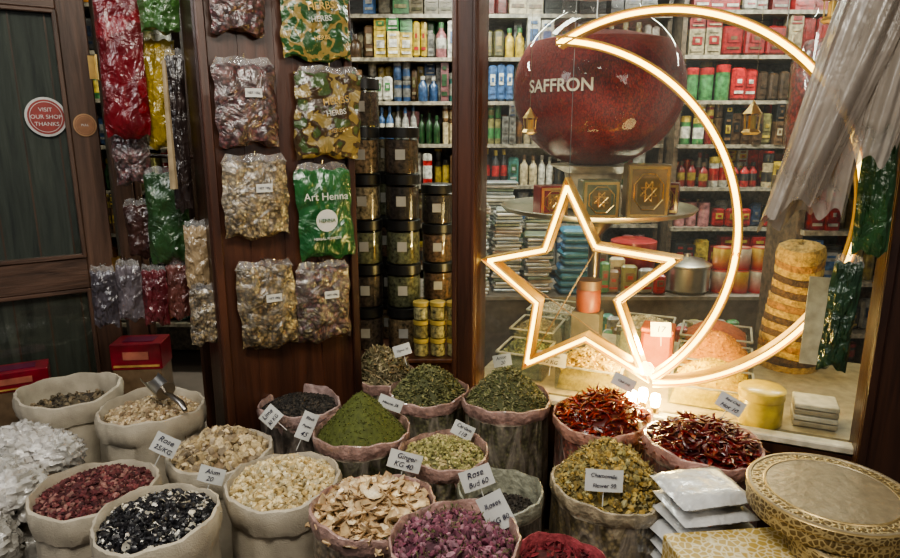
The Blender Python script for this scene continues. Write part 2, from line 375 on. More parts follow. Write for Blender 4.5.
sack('red_chili_pod_sack',.525,2.08,.64,.172,[('chili',480,.022,[(.22,.014,.007),(.30,.028,.010),(.13,.009,.005)],{'col2':(.22,.13,.04),'flat':.6})],(.08,.007,.004),dome=.10,style='p',plasticcols=[(.28,.05,.03),(.2,.03,.02),(.35,.1,.06)],seed=17,matfill=M_gloss,rimcol=(.38,.2,.15))
sack('long_dried_chili_sack',.767,1.81,.68,.175,[('chili',500,.026,[(.11,.007,.007),(.17,.011,.009),(.07,.005,.005)],{'col2':(.2,.08,.03),'flat':.5})],(.04,.004,.004),dome=.08,style='p',plasticcols=[(.2,.04,.03),(.14,.02,.018),(.28,.09,.07)],seed=18,matfill=M_gloss,rimcol=(.40,.23,.2))
sack('chamomile_sack',.450,1.675,.62,.166,[('flower',620,.0145,[(.38,.25,.06),(.27,.19,.055),(.45,.33,.10)],{'col2':(.24,.2,.09)}),('bud',260,.012,[(.25,.21,.08),(.19,.14,.05),(.34,.3,.15)],{'col2':(.2,.17,.07)})],(.12,.09,.03),dome=.14,style='p',plasticcols=[(.3,.23,.09),(.22,.17,.06),(.38,.3,.14)],seed=19,rimcol=(.34,.28,.19))
sack('hibiscus_sack',.265,1.345,.60,.12,[('leaf',300,.014,[(.2,.025,.035),(.13,.015,.02)],{})],(.06,.008,.012),dome=.03,style='p',plasticcols=[(.2,.03,.04),(.13,.015,.02)],seed=20,rimcol=(.35,.08,.09))

# ------------------------------------------------------------ text helper
def text(body,size,loc,R,mat,parent=None,name='lettering',align='CENTER',ext=.0003,shear=0,off=0):
    cu=bpy.data.curves.new(name,'FONT');cu.body=body;cu.size=size;cu.align_x=align;cu.align_y='CENTER';cu.extrude=ext;cu.shear=shear;cu.offset=off
    cu.materials.append(mat);ob=bpy.data.objects.new(name,cu);scene.collection.objects.link(ob)
    mw=Matrix.Translation(Vector(loc))@Matrix(R.tolist()).to_4x4()
    ob.matrix_world=mw
    if parent is not None:
        ob.parent=parent;ob.matrix_parent_inverse=Matrix.Translation(parent.location).inverted();ob.matrix_basis=mw
    return ob
def card(x,y,z,w,h,yaw,roll,lines,tilt=-.25,name='price_card'):
    R=rotz(yaw)@rotx(pi/2+tilt)@rotz(roll)
    m=Mesh();nx,ny=6,3;V=[];F=[]
    for j in range(ny+1):
        for i in range(nx+1):
            u=i/nx-.5;v=j/ny-.5;V.append((u*w,v*h,.004*math.cos(u*3)))
    V=np.array(V);V2=V-np.array([0,0,.0012])
    for j in range(ny):
        for i in range(nx):
            a=j*(nx+1)+i;F.append((a,a+1,a+nx+2,a+nx+1))
    m.add(V@R.T+np.array([x,y,z]),F);m.add(V2@R.T+np.array([x,y,z]),[f[::-1] for f in F])
    pts=[np.array([0,-h*.4,-.003]),np.array([0,-h*.5-.04,-.003])]
    tube(m,[R@p+np.array([x,y,z]) for p in pts],.0015,5)
    ob=m.build(name,[M_card],smooth=False)
    n=len(lines)
    for i,l in enumerate(lines):
        sz=min(h/n*.8,w*1.35/max(3,len(l)))
        r2=random.uniform(-.06,.06)
        off=R@np.array([random.uniform(-.03,.03)*w,(n/2-i-.5)*h/n*.88,.0055])
        text(l,sz,(x+off[0],y+off[1],z+off[2]),R@rotz(r2),M_ink,ob,shear=random.uniform(.1,.4))
    return ob
card(-.86,1.80,.67,.075,.06,.15,-.5,['Rose','25/KG'])
card(-.60,2.02,.66,.065,.06,-.1,.9,['Lime','30 KG'])
card(-.465,1.95,.66,.05,.09,.2,-.45,['Black','Pepper','45'])
card(-.128,1.684,.68,.095,.052,.1,-.3,['Ginger','KG 40'])
card(.07,1.54,.71,.085,.056,0,.35,['Rose','Bud 60'])
card(.405,1.545,.70,.10,.058,0,-.06,['Chamomile','Flower 50'])
card(.104,1.31,.76,.062,.085,-.1,.5,['Roses','KG 80'])
card(.905,1.952,.735,.085,.05,-.3,-.45,['Red Chili','Hot 10'])
card(.612,2.15,.73,.08,.045,-.2,-.4,['Chili 110'])
card(.041,1.888,.675,.07,.045,0,-.45,['Cardam','110'])
card(-.203,2.06,.69,.085,.042,.1,-.4,['Henna 35'])
card(-.19,2.45,.745,.07,.045,0,.3,['Thyme 30'])
card(-.70,1.73,.61,.075,.048,.1,-.3,['Alum','20'])
card(-.40,1.33,.58,.13,.055,0,-.12,['Frankincense','120'],tilt=-.15)

# ------------------------------------------------------------ window geometry
A=np.array([.06,2.5]);D=np.array([1.24,-.53]);D/=np.linalg.norm(D);I=np.array([-D[1],D[0]])
def W(s,n,z): p=A+D*s+I*n;return np.array([p[0],p[1],z])
wyaw=math.atan2(D[1],D[0])
def wbox(m,s,n,z,size,col=(.5,.5,.5),mat=0,bev=0): box(m,W(s,n,z),size,wyaw,col,mat,bev=bev)
m=Mesh();wbox(m,.0,.04,1.3,(.105,.12,2.6),bev=.008);wbox(m,-.035,-.02,1.3,(.02,.02,2.6),bev=.004);wbox(m,.04,-.02,1.3,(.015,.02,2.6),bev=.003)
m.build('trim_1',[M_wood_red],smooth=False)
m=Mesh();wbox(m,1.50,.03,1.3,(.24,.14,2.6),bev=.01);wbox(m,1.395,-.045,1.3,(.03,.02,2.6),bev=.005)
m.build('trim_2',[M_wood_v],smooth=False)
m=Mesh();wbox(m,.72,.04,2.47,(1.35,.12,.25),bev=.01);m.build('trim_3',[M_wood_red],smooth=False)
m=Mesh();wbox(m,.72,.035,.27,(1.33,.05,.54));m.build('wall_front',[M_wood_v],smooth=False)
m=Mesh()
P=[W(.055,.02,.57),W(1.38,.02,.57),W(1.38,.02,2.36),W(.055,.02,2.36)];m.add(P,[(0,1,2,3)],mat=0)
wbox(m,.72,.03,.56,(1.33,.05,.025),col=(.5,.47,.38),mat=1,bev=.004)
wbox(m,.72,.03,2.355,(1.33,.05,.02),col=(.6,.58,.5),mat=1)
m.build('window_1',[M_glass,M_attr],smooth=False)

# display platform inside window
m=Mesh();wbox(m,.80,.54,.27,(1.60,.86,.54),col=(.2,.16,.10));wbox(m,.80,.54,.55,(1.62,.88,.02),col=(.36,.29,.16))
m.build('display_platform',[M_attr],smooth=False)
def bin_(name,s,n,w,d,h,mcol,pieces,dome=.05,z0=.56):
    m=Mesh();t=.005
    for (ds,dn,ww,dd) in ((-w/2,0,t,d),(w/2,0,t,d),(0,-d/2,w,t),(0,d/2,w,t)):
        wbox(m,s+ds,n+dn,z0+h/2,(ww,dd,h),mat=0)
        wbox(m,s+ds,n+dn,z0+h,(ww+.004,dd+.004,.006),col=(.4,.38,.3),mat=2)
    g=18;V=[];F=[]
    for j in range(g+1):
        for i in range(g+1):
            u=i/g-.5;v=j/g-.5
            ed=(i in(0,g)) or (j in (0,g))
            zz=h*.75+dome*(1-(2*abs(u))**2)*(1-(2*abs(v))**2)+.004*wav(u*20,v*20,int(s*100+n*10))
            V.append(W(s+u*w*.96,n+v*d*.96,z0+(0.003 if ed else zz)))
    for j in range(g):
        for i in range(g):
            a=j*(g+1)+i;F.append((a,a+1,a+g+2,a+g+1))
    m.add(V,F,mcol,1)
    for kind,nn,size,cols in pieces:
        u=RNG.uniform(-.44,.44,nn);v=RNG.uniform(-.44,.44,nn)
        zz=h*.75+dome*(1-(2*abs(u))**2)*(1-(2*abs(v))**2)
        pos=np.array([W(s+a*w,n+b*d,z0+c_+size*.4) for a,b,c_ in zip(u,v,zz)])
        scatter(m,kind,pos,size,cols,1)
    return m.build(name,[M_jarglass,M_matte,M_gloss],smooth=True)
bin_('dried_herb_bin',.17,.30,.20,.22,.11,(.12,.13,.06),[('leaf',400,.011,[(.16,.18,.07),(.22,.23,.1)])])
bin_('coriander_seed_bin',.15,.56,.20,.24,.14,(.22,.19,.1),[('grain',300,.008,[(.28,.24,.13)])])
bin_('sesame_seed_bin',.16,.83,.22,.24,.16,(.3,.28,.2),[('grain',300,.008,[(.4,.36,.26)])])
bin_('turmeric_root_bin',.47,.27,.26,.24,.10,(.45,.30,.05),[('grain',600,.011,[(.5,.34,.06),(.58,.42,.12)])],dome=.07)
bin_('corn_seed_bin',.62,.80,.24,.24,.14,(.34,.3,.2),[('grain',300,.01,[(.5,.44,.28)])])
bin_('turmeric_powder_bin',.93,.30,.30,.24,.08,(.62,.42,.02),[('grain',500,.004,[(.6,.42,.02),(.5,.33,.015)])],dome=.10)
bin_('curry_powder_bin',.93,.57,.30,.24,.10,(.55,.22,.012),[('grain',500,.004,[(.55,.22,.012),(.45,.17,.01)])],dome=.12)
bin_('paprika_powder_bin',.93,.84,.30,.24,.12,(.30,.07,.012),[],dome=.08)
m=Mesh();wbox(m,.70,.50,.66,(.13,.12,.2),col=(.36,.06,.008),bev=.012);wbox(m,.70,.50,.765,(.135,.125,.02),col=(.45,.09,.012),bev=.004)
m.build('orange_spice_box',[M_attr])
p=W(.72,.36,.80);card(p[0],p[1],p[2],.08,.06,wyaw,.08,['17'],tilt=-.1)
p=W(.33,.11,.70);card(p[0],p[1],p[2],.12,.055,wyaw+.15,-.08,['Cumin seeds','12 KG'],tilt=-.3)
p=W(.12,.12,.66);card(p[0],p[1],p[2],.08,.05,wyaw,.3,['Anise','20'],tilt=-.3)
p=W(1.10,.13,.56)
m=Mesh();lathe(m,[(.07,0),(.075,.01),(.075,.085),(.07,.10),(.07,.105)],p,24,(.5,.36,.03));lathe(m,[(.077,.10),(.079,.105),(.079,.132),(.072,.138),(0.001,.138)],p,24,(.6,.43,.05))
m.build('yellow_lidded_jar',[M_gloss])
m=Mesh()
for i in range(4): wbox(m,1.28,.20,.575+i*.022,(.14,.12,.018),col=random.choice([(.4,.36,.26),(.5,.46,.36),(.3,.25,.16)]),bev=.003)
m.build('leaflet_stack',[M_attr],smooth=False)

# ------------------------------------------------------------ crescent and star light
M_led=emis('warm_led_strip',(1.0,.72,.18),6.5)
M_goldlit=attr_mat('brushed_gold_channel',.4,metal=.5,noise=.1)
m=Mesh()
C1,R1=(.66,1.33),.655;C2,R2=(.281,1.219),.687
def arc(c,r,a0,a1,n,off): return [W(c[0]+r*math.cos(a),off,c[1]+r*math.sin(a)) for a in np.linspace(math.radians(a0),math.radians(a1),n)]
def band(m,pf,pb_,col,mat):
    V=[];n=len(pf)
    for a,b in zip(pf,pb_): V+= [a,b]
    F=[(2*i,2*i+1,2*i+3,2*i+2) for i in range(n-1)];m.add(V,F,col,mat)
GC=(.62,.36,.06)
for (c,r,a0,a1,sg) in ((C1,R1,121,-84,-1),(C2,R2,87,-50,1)):
    for dr in (-.013,.013):
        band(m,arc(c,r+dr,a0,a1,90,.062),arc(c,r+dr,a0,a1,90,.125),GC,1)
        tube(m,arc(c,r+dr,a0,a1,90,.060),.0036,6,GC,1)
    band(m,arc(c,r-.013,a0,a1,90,.105),arc(c,r+.013,a0,a1,90,.105),GC,1)
    tube(m,arc(c,r,a0,a1,90,.072),.0080,8,mat=0)
m_c=m.build('crescent_light',[M_led,M_goldlit])
for s_ in (.45,1.05):
    z0=C1[1]+math.sqrt(R1**2-(s_-C1[0])**2)
    m=Mesh();tube(m,[W(s_,.1,z0+.012),W(s_,.1,2.345)],.002,5,(.6,.6,.6));m.build('hanging_wire',[M_metal],parent=m_c)
star=[(.379,1.396),(.494,1.177),(.770,1.149),(.586,.982),(.694,.711),(.474,.822),(.245,.687),(.279,.942),(.075,1.093),(.304,1.152)]
def off_poly(P,d):
    out=[];n=len(P)
    for i in range(n):
        p0,p1,p2=[np.array(P[(i+k)%n]) for k in (-1,0,1)]
        e1=(p1-p0)/np.linalg.norm(p1-p0);e2=(p2-p1)/np.linalg.norm(p2-p1)
        n1=np.array([e1[1],-e1[0]]);n2=np.array([e2[1],-e2[0]]);b=n1+n2;L=np.linalg.norm(b);b/=max(L,1e-6);k=d/max(.35,np.dot(b,n1))
        out.append(p1-b*k)
    return out
m=Mesh()
for dd in (-.012,.012):
    Q=off_poly(star,dd);Q.append(Q[0])
    band(m,[W(q[0],.045,q[1]) for q in Q],[W(q[0],.12,q[1]) for q in Q],GC,1)
    for i in range(10): tube(m,[W(*[Q[i][0],.043,Q[i][1]]),W(Q[i+1][0],.043,Q[i+1][1])],.0036,6,GC,1)
for i in range(10):
    a=star[i];b=star[(i+1)%10]
    tube(m,[W(a[0],.056,a[1]),W(b[0],.056,b[1])],.0080,8,mat=0)
for i,j in ((1,6),(8,4)):
    a=star[i];b=star[j];tube(m,[W(a[0],.12,a[1]),W(b[0],.12,b[1])],.0025,5,(.3,.2,.1),mat=1)
m_s=m.build('star_light',[M_led,M_goldlit])
m=Mesh();tube(m,[W(.379,.085,1.41),W(.379,.085,2.345)],.0012,5,(.3,.3,.3));m.build('hanging_wire',[M_metal],parent=m_s)
M_bulb=emis('bulb_glow',(1,.8,.35),140)
for k_,(s_,z_) in enumerate(((.70,.615),(.66,.60),(.745,.60))):
    m=Mesh();p=W(s_,.035,z_);lathe(m,[(.014,0),(.016,.01),(.019,.028),(.015,.045),(.001,.052)],p,16);lathe(m,[(.014,-.025),(.014,0)],p,16,mat=1)
    m.build('warm_bulb',[M_bulb,M_gold],parent=m_s)
def lamp(name,kind,loc,power,col,size=.3,size2=None,rot=(0,0,0)):
    l=bpy.data.lights.new(name,kind);l.energy=power;l.color=col
    if kind=='AREA':
        l.size=size
        if size2: l.shape='RECTANGLE';l.size_y=size2
    else: l.shadow_soft_size=size
    o=bpy.data.objects.new(name,l);scene.collection.objects.link(o);o.location=loc;o.rotation_euler=rot;return o
lamp('bulb_lamp','POINT',W(.70,.17,.80),15,(1,.76,.28),.04)
lamp('bulb_lamp','POINT',W(.70,-.05,.72),6,(1,.74,.28),.03)
lamp('star_lamp','POINT',W(.42,.2,.98),5,(1,.78,.34),.15)
lamp('crescent_lamp','POINT',W(1.1,.2,.95),5,(1,.78,.34),.15)

# ------------------------------------------------------------ tray, globe, gift boxes
tx,ty,tz=.66,2.92,1.235
m=Mesh();lathe(m,[(.001,0),(.36,0),(.415,.012),(.43,.03),(.425,.034),(.40,.02),(.36,.008),(.001,.008)],(tx,ty,tz),56,(.6,.55,.42))
lathe(m,[(.07,-.675),(.075,-.65),(.03,-.62),(.025,-.4),(.03,-.1),(.12,0.0)],(tx,ty,tz),24,(.2,.17,.13))
m.build('round_metal_tray',[M_metal])
M_saff=speck('saffron_threads',[(.30,.010,.006),(.36,.014,.008),(.22,.006,.004),(.32,.02,.007)],190,rough=.8,coat=0,wr=.3,wscale=70,vstretch=(1,1,.5))
for n_ in M_saff.node_tree.nodes:
    if n_.type=='MAP_RANGE': n_.inputs[4].default_value=.45
gx,gy,gz=.645,2.95,1.77
m=Mesh()
lathe(m,[(.11,-.525),(.14,-.51),(.12,-.42),(.13,-.36),(.2,-.325),(.001,-.325)],(gx,gy,gz),32,(.5,.4,.25),mat=2)
def glob(rx,rz,t0,t1,n): return [(max(.001,rx*math.cos(t)),rz*math.sin(t)) for t in np.linspace(t0,t1,n)]
lathe(m,glob(.366,.334,-pi/2,math.radians(34),26)+[(.15,.225),(.001,.235)],(gx,gy,gz),56,mat=0)
lathe(m,glob(.372,.342,-pi/2,math.radians(62),30)+[(.165,.335),(.165,.385),(.18,.395)],(gx,gy,gz),56,mat=1)
lathe(m,[(.185,.39),(.19,.395),(.19,.41),(.12,.45),(.03,.47),(.03,.51),(.001,.52)],(gx,gy,gz),40,(.6,.6,.55),mat=2)
pg=m.build('saffron_globe_jar',[M_saff,M_globeglass,M_gloss])
def wrap_text(body,size,cx,cy,cz,rx,rz,az,zc,mat,name):
    cu=bpy.data.curves.new('tmp','FONT');cu.body=body;cu.size=size;cu.align_x='CENTER';cu.align_y='CENTER';cu.resolution_u=6;cu.offset=.0012
    ob=bpy.data.objects.new('tmp',cu);scene.collection.objects.link(ob)
    bpy.context.view_layer.update()
    me=bpy.data.meshes.new_from_object(ob.evaluated_get(bpy.context.evaluated_depsgraph_get()))
    bpy.data.objects.remove(ob)
    for v in me.vertices:
        z=zc+v.co.y;cr=rx*math.sqrt(max(.05,1-(z/rz)**2));a=az+v.co.x/cr
        v.co=(cx+cr*math.cos(a),cy+cr*math.sin(a),cz+z)
    me.materials.append(mat);o=bpy.data.objects.new(name,me);scene.collection.objects.link(o);return o
t=wrap_text('SAFFRON',.068,gx,gy,gz,.376,.346,-pi/2-.64,-.005,M_white,'saffron_lettering')
t.parent=pg;t.matrix_parent_inverse=Matrix.Translation(pg.location).inverted()
def giftbox(name,x,y,z,w,d,h,yaw,c1,c2):
    m=Mesh();box(m,(x,y,z+h/2),(w,d,h),yaw,c1,0,bev=.004);R=rotz(yaw)
    def fr(dx,dz,ww,hh,col,mt,o): 
        c=R@np.array([dx,-d/2-o,0]);box(m,(x+c[0],y+c[1],z+dz),(ww,.004,hh),yaw,col,mt)
    e=.012
    fr(0,h-e,w*.92,.011,c2,1,0);fr(0,e,w*.92,.011,c2,1,0);fr(-w*.43,h/2,.011,h*.88,c2,1,0);fr(w*.43,h/2,.011,h*.88,c2,1,0)
    fr(0,h/2,w*.5,h*.5,[q*.5 for q in c2],1,-.001)
    for k in range(8):
        a=2*pi*k/8+pi/8
        for rr in (.36,.2):
            st=pi/4*(1 if rr>.3 else 3)
            pts=[R@np.array([rr*w*math.cos(b_),-d/2-.003,rr*h*math.sin(b_)])+np.array([x,y,z+h/2]) for b_ in (a,a+st)]
            tube(m,pts,.0026,5,c2,1)
    return m.build(name,[M_gloss,M_metal],smooth=False)
gp=(.85,.6,.22)
giftbox('gilded_gift_box',.80,2.67,tz+.012,.17,.12,.215,-.1,(.20,.13,.05),gp)
giftbox('gilded_gift_box',.60,2.64,tz+.012,.15,.10,.155,.05,(.10,.11,.05),gp)
giftbox('red_gift_box',.42,2.72,tz+.012,.12,.1,.125,.2,(.22,.012,.012),gp)
giftbox('red_gift_box',.93,2.80,tz+.012,.1,.08,.13,-.4,(.2,.02,.012),gp)

def lantern(s,n,z,h=.10):
    m=Mesh();p=W(s,n,z)
    lathe(m,[(.02*h*10,0),(.03*h*10,.008),(.022*h*10,.02)],p,6,gp);
    for k in range(6):
        a=2*pi*k/6;o=np.array([.021*h*10*math.cos(a),.021*h*10*math.sin(a),0]);tube(m,[p+o+[0,0,.018],p+o*1.15+[0,0,.06*h*10]],.002,5,gp)
    lathe(m,[(.014,.02),(.014,.055*h*10)],p,8,(.9,.6,.15))
    lathe(m,[(.03*h*10,.06*h*10),(.018*h*10,.075*h*10),(.008,.09*h*10),(.001,.10*h*10)],p,6,gp)
    tube(m,[p+[0,0,.10*h*10],p+[0,0,2.36-z]],.0009,5,(.3,.25,.15))
    return m.build('hanging_brass_lantern',[M_metal],smooth=False)
lantern(.20,.16,1.58);lantern(.98,.28,1.58,.12);lantern(1.18,.2,1.93,.12)

m=Mesh()
n_=17;pr=[];cl=[]
for i in range(n_):
    z=.56+i*.030;r=.125+.012*math.sin(i*.35)-.0012*i
    pr+=[(r*.992,z),(r*1.008,z+.008),(r*1.008,z+.022),(r*.992,z+.029)];cc=[(.40,.24,.05),(.08,.04,.015),(.44,.28,.06),(.32,.15,.03),(.42,.26,.06),(.10,.05,.018)][i%6];cl+=[cc]*4
pr+=[(.09,pr[-1][1]+.03),(.05,pr[-1][1]+.05),(.001,pr[-1][1]+.055)];cl+=[(.40,.25,.06)]*3
lathe(m,pr,(1.53,2.78,0),56,cols=cl,wob=lambda a,rr,zz,k:(rr*(1+.05*np.sin(2*a+1)+.03*np.sin(3*a+k*.1)),zz+.010*np.sin(2*a+k*.04)*(zz>.6)))
m.build('woven_straw_sack',[attr_mat('woven_straw',.8,bs=.9,bscale=110,noise=.5,nscale=55)])
m=Mesh();p=W(.40,.46,.56)
lathe(m,[(.05,.26),(.053,.27),(.053,.35),(.046,.36)],p,24,(.16,.035,.012));lathe(m,[(.055,.36),(.055,.40),(.001,.405)],p,24,(.07,.03,.014))
box(m,(p[0],p[1],p[2]+.13),(.12,.10,.26),wyaw,(.07,.06,.045))
m.build('spice_tin_on_stand',[M_attr]);

# ------------------------------------------------------------ shop interior shell
M_wall=solid('interior_plaster',(.4,.4,.36),.8,var=.08,scale=3)
M_floor=solid('tile_floor',(.16,.13,.11),.5,var=.2,scale=4)
M_ceil=solid('ceiling_paint',(.7,.7,.68),.8,var=.03)
def room_box(name,c,s,mat):
    m=Mesh();box(m,c,s);return m.build(name,[mat],smooth=False)
room_box('floor',(.1,2.1,-.05),(7.4,6.6,.1),M_floor)
room_box('wall_back',(.1,5.05,1.3),(7.4,.1,2.6),M_wall)
room_box('wall_left',(-3.25,3.6,1.3),(.1,3.0,2.6),M_wall)
room_box('wall_right',(3.65,3.3,1.3),(.1,3.6,2.6),M_wall)
room_box('ceiling',(.1,3.75,2.66),(7.4,2.7,.1),M_ceil)
for i,(x,y) in enumerate([(-1.3,3.9),(.2,4.0),(1.6,3.9),(2.7,3.7),(.5,3.1)]):
    m=Mesh();box(m,(x,y,2.59),(.9,.16,.04),mat=0,col=(.8,.8,.8));box(m,(x,y,2.565),(.84,.1,.02),mat=1)
    m.build('fluorescent_ceiling_light',[M_attr,emis('tube_glow_%d'%i,(.95,1,.9),5)],smooth=False)
    lamp('ceiling_lamp','AREA',(x,y,2.54),(20 if i<4 else 11),(.97,1.0,.87),.85,.15)

# ------------------------------------------------------------ shelves of goods
def item(m,kind,x,y,z,w,h,c1,c2,c3):
    if kind=='box':
        yw=random.uniform(-.1,.1);box(m,(x,y,z+h/2),(w*.94,.09,h),yw,c1)
        for f,wd,hh,cc in ((.55,.6,.3,c2),(.2,.7,.1,c3),(.86,.5,.08,c3),(.55,.25,.14,c3)): box(m,(x,y-.051-(.002 if wd<.3 else 0),z+h*f),(w*wd,.004,h*hh),yw,cc)
    elif kind=='bottle':
        r=w*.45;lathe(m,[(r*.9,0),(r,.01),(r,h*.25),(r*1.01,h*.26),(r*1.01,h*.55),(r,h*.56),(r*.95,h*.66),(r*.4,h*.78),(r*.4,h*.84),(r*.5,h*.85),(r*.5,h),(.001,h)],(x,y,z),10,cols=[c1,c1,c1,c2,c2,c1,c1,c1,c1,c3,c3,c3])
    elif kind=='jar':
        r=w*.47;lathe(m,[(r*.92,0),(r,.01),(r,h*.2),(r*1.01,h*.22),(r*1.01,h*.6),(r,h*.62),(r,h*.76),(r*1.04,h*.78),(r*1.04,h*.97),(.001,h)],(x,y,z),12,cols=[c1,c1,c1,c2,c2,c1,c1,c3,c3,c3])
    elif kind=='pack':
        yw=random.uniform(-.2,.2);box(m,(x,y,z+h/2),(w*.98,.05,h*.96),yw,c1,bev=.012)
        for f,wd,hh,cc in ((.58,.55,.3,c2),(.25,.6,.08,c3),(.58,.3,.12,c3)): box(m,(x,y-.03-(.003 if hh==.12 else 0),z+h*f),(w*wd,.004,h*hh),yw,cc)
def shelfrow(m,x0,x1,y,z,h,kinds,pals,wr=(.06,.11),depth=2):
    for d in range(depth):
        x=x0
        while x<x1:
            w=random.uniform(*wr);k=random.choice(kinds);p=random.choice(pals)
            dk=random.uniform(.25,1.0);c=[tuple(q*dk for q in random.choice(p)) for _ in range(3)]
            hh=h*random.uniform(.55,1.0)
            for _ in range(random.randint(1,3)):
                if x+w>x1: break
                h2=hh*random.uniform(.93,1.03);yy=y+d*.13+random.uniform(-.035,.02)
                item(m,k,x+w/2,yy,z,w,h2,*c)
                if k in('box','jar') and h2<h*.7: item(m,'box' if k=='box' else 'jar',x+w/2,yy,z+h2,w,h-h2,*[tuple(q*dk for q in random.choice(p)) for _ in range(3)])
                x+=w
            x+=random.choice([.001,.004,.012])
            if x+wr[0]>x1: break
Wt=(.52,.5,.44);RD=(.36,.02,.02);GN=(.05,.17,.055);BL=(.05,.11,.24);YL=(.5,.36,.06);BK=(.025,.025,.025);PK=(.42,.18,.19);TQ=(.07,.26,.22);OR=(.42,.17,.04);BR=(.16,.09,.045);CR=(.46,.38,.24);GY=(.28,.27,.25);OL=(.2,.18,.07)
def rack(name,x0,x1,y,zs,rows,top=2.5):
    m=Mesh()
    for z in zs: box(m,((x0+x1)/2,y+.08,z-.012),(x1-x0,.34,.024),0,(.25,.22,.17))
    for x in np.linspace(x0,x1,max(2,int((x1-x0)/.9)+1)): box(m,(x,y+.1,top/2+.05),(.03,.3,top),0,(.10,.07,.045))
    box(m,((x0+x1)/2,y+.26,top/2+.05),(x1-x0,.02,top),0,(.12,.1,.08))
    for z,(kinds,pals,h,wr) in zip(zs,rows): shelfrow(m,x0+.03,x1-.03,y-.02,z,h,kinds,pals,wr)
    return m.build(name,[M_shelfgoods],smooth=True)
cos=[[Wt,PK,GN],[GN,YL,Wt],[BL,Wt,GY],[TQ,Wt,GN],[BR,CR,BK],[BK,Wt,RD],[OR,Wt,BR],[BR,YL,BK],[CR,BR,GY],[GN,OL,YL],[GY,Wt,BL],[BR,OL,CR],[RD,YL,BK]]
reds=[[RD,Wt,YL],[RD,YL,RD],[RD,RD,Wt],[RD,BK,CR],[BR,YL,RD],[BK,YL,RD]]
zs=[.35,.65,.95,1.22,1.50,1.78,2.06,2.33]
rows=[(['pack','box'],cos,.24,(.06,.12)),(['pack','jar'],cos,.24,(.06,.1)),(['jar','box'],cos,.22,(.05,.09)),(['bottle','jar','pack'],cos,.25,(.05,.08)),(['bottle','jar','pack','box'],cos,.26,(.04,.07)),(['bottle','jar','pack','box'],cos,.26,(.04,.075)),(['box','bottle','pack'],cos,.26,(.045,.09)),(['box','pack'],cos,.25,(.07,.12))]
rack('cosmetics_shelf',-1.2,1.45,4.6,zs,rows)
rows2=[(['box'],reds,.2,(.08,.14)),(['pack','box'],reds,.24,(.06,.1)),(['jar','pack'],reds+cos[:3],.18,(.06,.09)),(['jar','bottle','box'],reds,.24,(.05,.08)),(['pack','box','jar'],reds+cos,.26,(.05,.09)),(['jar','pack'],[[BK,YL,BR],[RD,Wt,RD],[GN,RD,Wt],[BR,CR,BK]],.26,(.06,.1)),(['box','pack'],[[RD,Wt,RD],[RD,CR,RD],[BR,CR,RD],[BK,YL,RD]],.26,(.09,.14)),(['box','pack'],reds,.25,(.08,.13))]
rack('tea_and_tin_shelf',1.5,3.5,4.45,zs,rows2)
rack('grocery_shelf',-3.0,-1.25,4.2,zs,rows[::-1])
rack('spice_tin_shelf',1.68,2.15,3.14,[.35,.62,.88,1.13],[(['jar'],reds,.2,(.06,.09)),(['pack'],cos,.22,(.06,.09)),(['jar','box'],reds+cos,.2,(.05,.08)),(['jar','box'],cos,.2,(.05,.08))],top=1.30)
m=Mesh();box(m,(1.91,3.2,1.36),(.50,.36,.02),col=(.1,.07,.045));jx,jy=1.80,3.18
lathe(m,[(.12,1.385),(.165,1.44),(.18,1.6),(.18,1.9),(.14,2.0),(.001,2.01)],(jx,jy,0),36,mat=1)
lathe(m,[(.125,1.372),(.175,1.43),(.19,1.6),(.19,2.02),(.12,2.12),(.12,2.2)],(jx,jy,0),36,mat=2)
m.build('dried_flower_jar',[M_gloss,speck('red_petals',[(.3,.02,.02),(.2,.01,.012),(.38,.05,.03)],60,wr=.3),M_globeglass])

# counter with stacks and pots
m=Mesh();box(m,(.75,3.77,.33),(2.1,.42,.66),0,(.12,.09,.07));box(m,(.75,3.77,.67),(2.15,.46,.02),0,(.22,.19,.16));m.build('shop_counter',[M_attr],smooth=False)
m=Mesh()
for (x,y,n,w) in [(-.05,3.68,22,.17),(.14,3.66,26,.17),(.33,3.72,24,.16),(.05,3.87,28,.2),(.29,3.90,31,.2),(.50,3.68,17,.15),(.52,3.88,24,.15)]:
    for i in range(n):
        c=random.choice([(.5,.5,.46),(.35,.3,.25),(.55,.53,.5),(.28,.3,.27),(.4,.3,.22),(.2,.22,.23),(.42,.38,.3),(.16,.2,.14)])
        box(m,(x+random.uniform(-.012,.012),y+random.uniform(-.01,.01),.69+i*.02),(w*random.uniform(.88,1),.15,.017),random.uniform(-.15,.15),c,bev=.005)
m.build('cloth_packet_stacks',[M_gloss],smooth=False)
m=Mesh()
for i in range(9): box(m,(.72+random.uniform(-.01,.01),3.66,.70+i*.042),(.20-.003*i,.16,.038),random.uniform(-.1,.1),(.03,.11+.02*(i%3),.24),bev=.014)
m.build('folded_blue_cloth_pile',[M_attr])
m=Mesh();lathe(m,[(.11,.68),(.13,.70),(.13,.83),(.137,.835),(.137,.845),(.09,.87),(.02,.885),(.02,.90),(.001,.905)],(1.37,3.68,0),32,(.6,.57,.5));m.build('steel_pot',[M_metal])
m=Mesh()
for i in range(3):
    lathe(m,[(.05,.68),(.052,.69),(.052,.80),(.05,.81),(.001,.81)],(1.56+i*.11,3.66,0),16,cols=[RD,RD,YL if i%2 else Wt,RD,CR])
    lathe(m,[(.05,.812),(.052,.82),(.052,.93),(.05,.94),(.001,.94)],(1.57+i*.11,3.68,0),16,cols=[RD,RD,Wt if i%2 else YL,RD,CR])
m.build('red_tea_tins',[M_gloss])
m=Mesh();lathe(m,[(.12,.68),(.13,.70),(.13,.90),(.135,.905),(.135,.95),(.11,.96),(.001,.96)],(1.10,3.84,0),32,cols=[(.2,.015,.015)]*4+[(.3,.03,.03)]*3)
m.build('red_round_canister',[M_gloss])
m=Mesh()
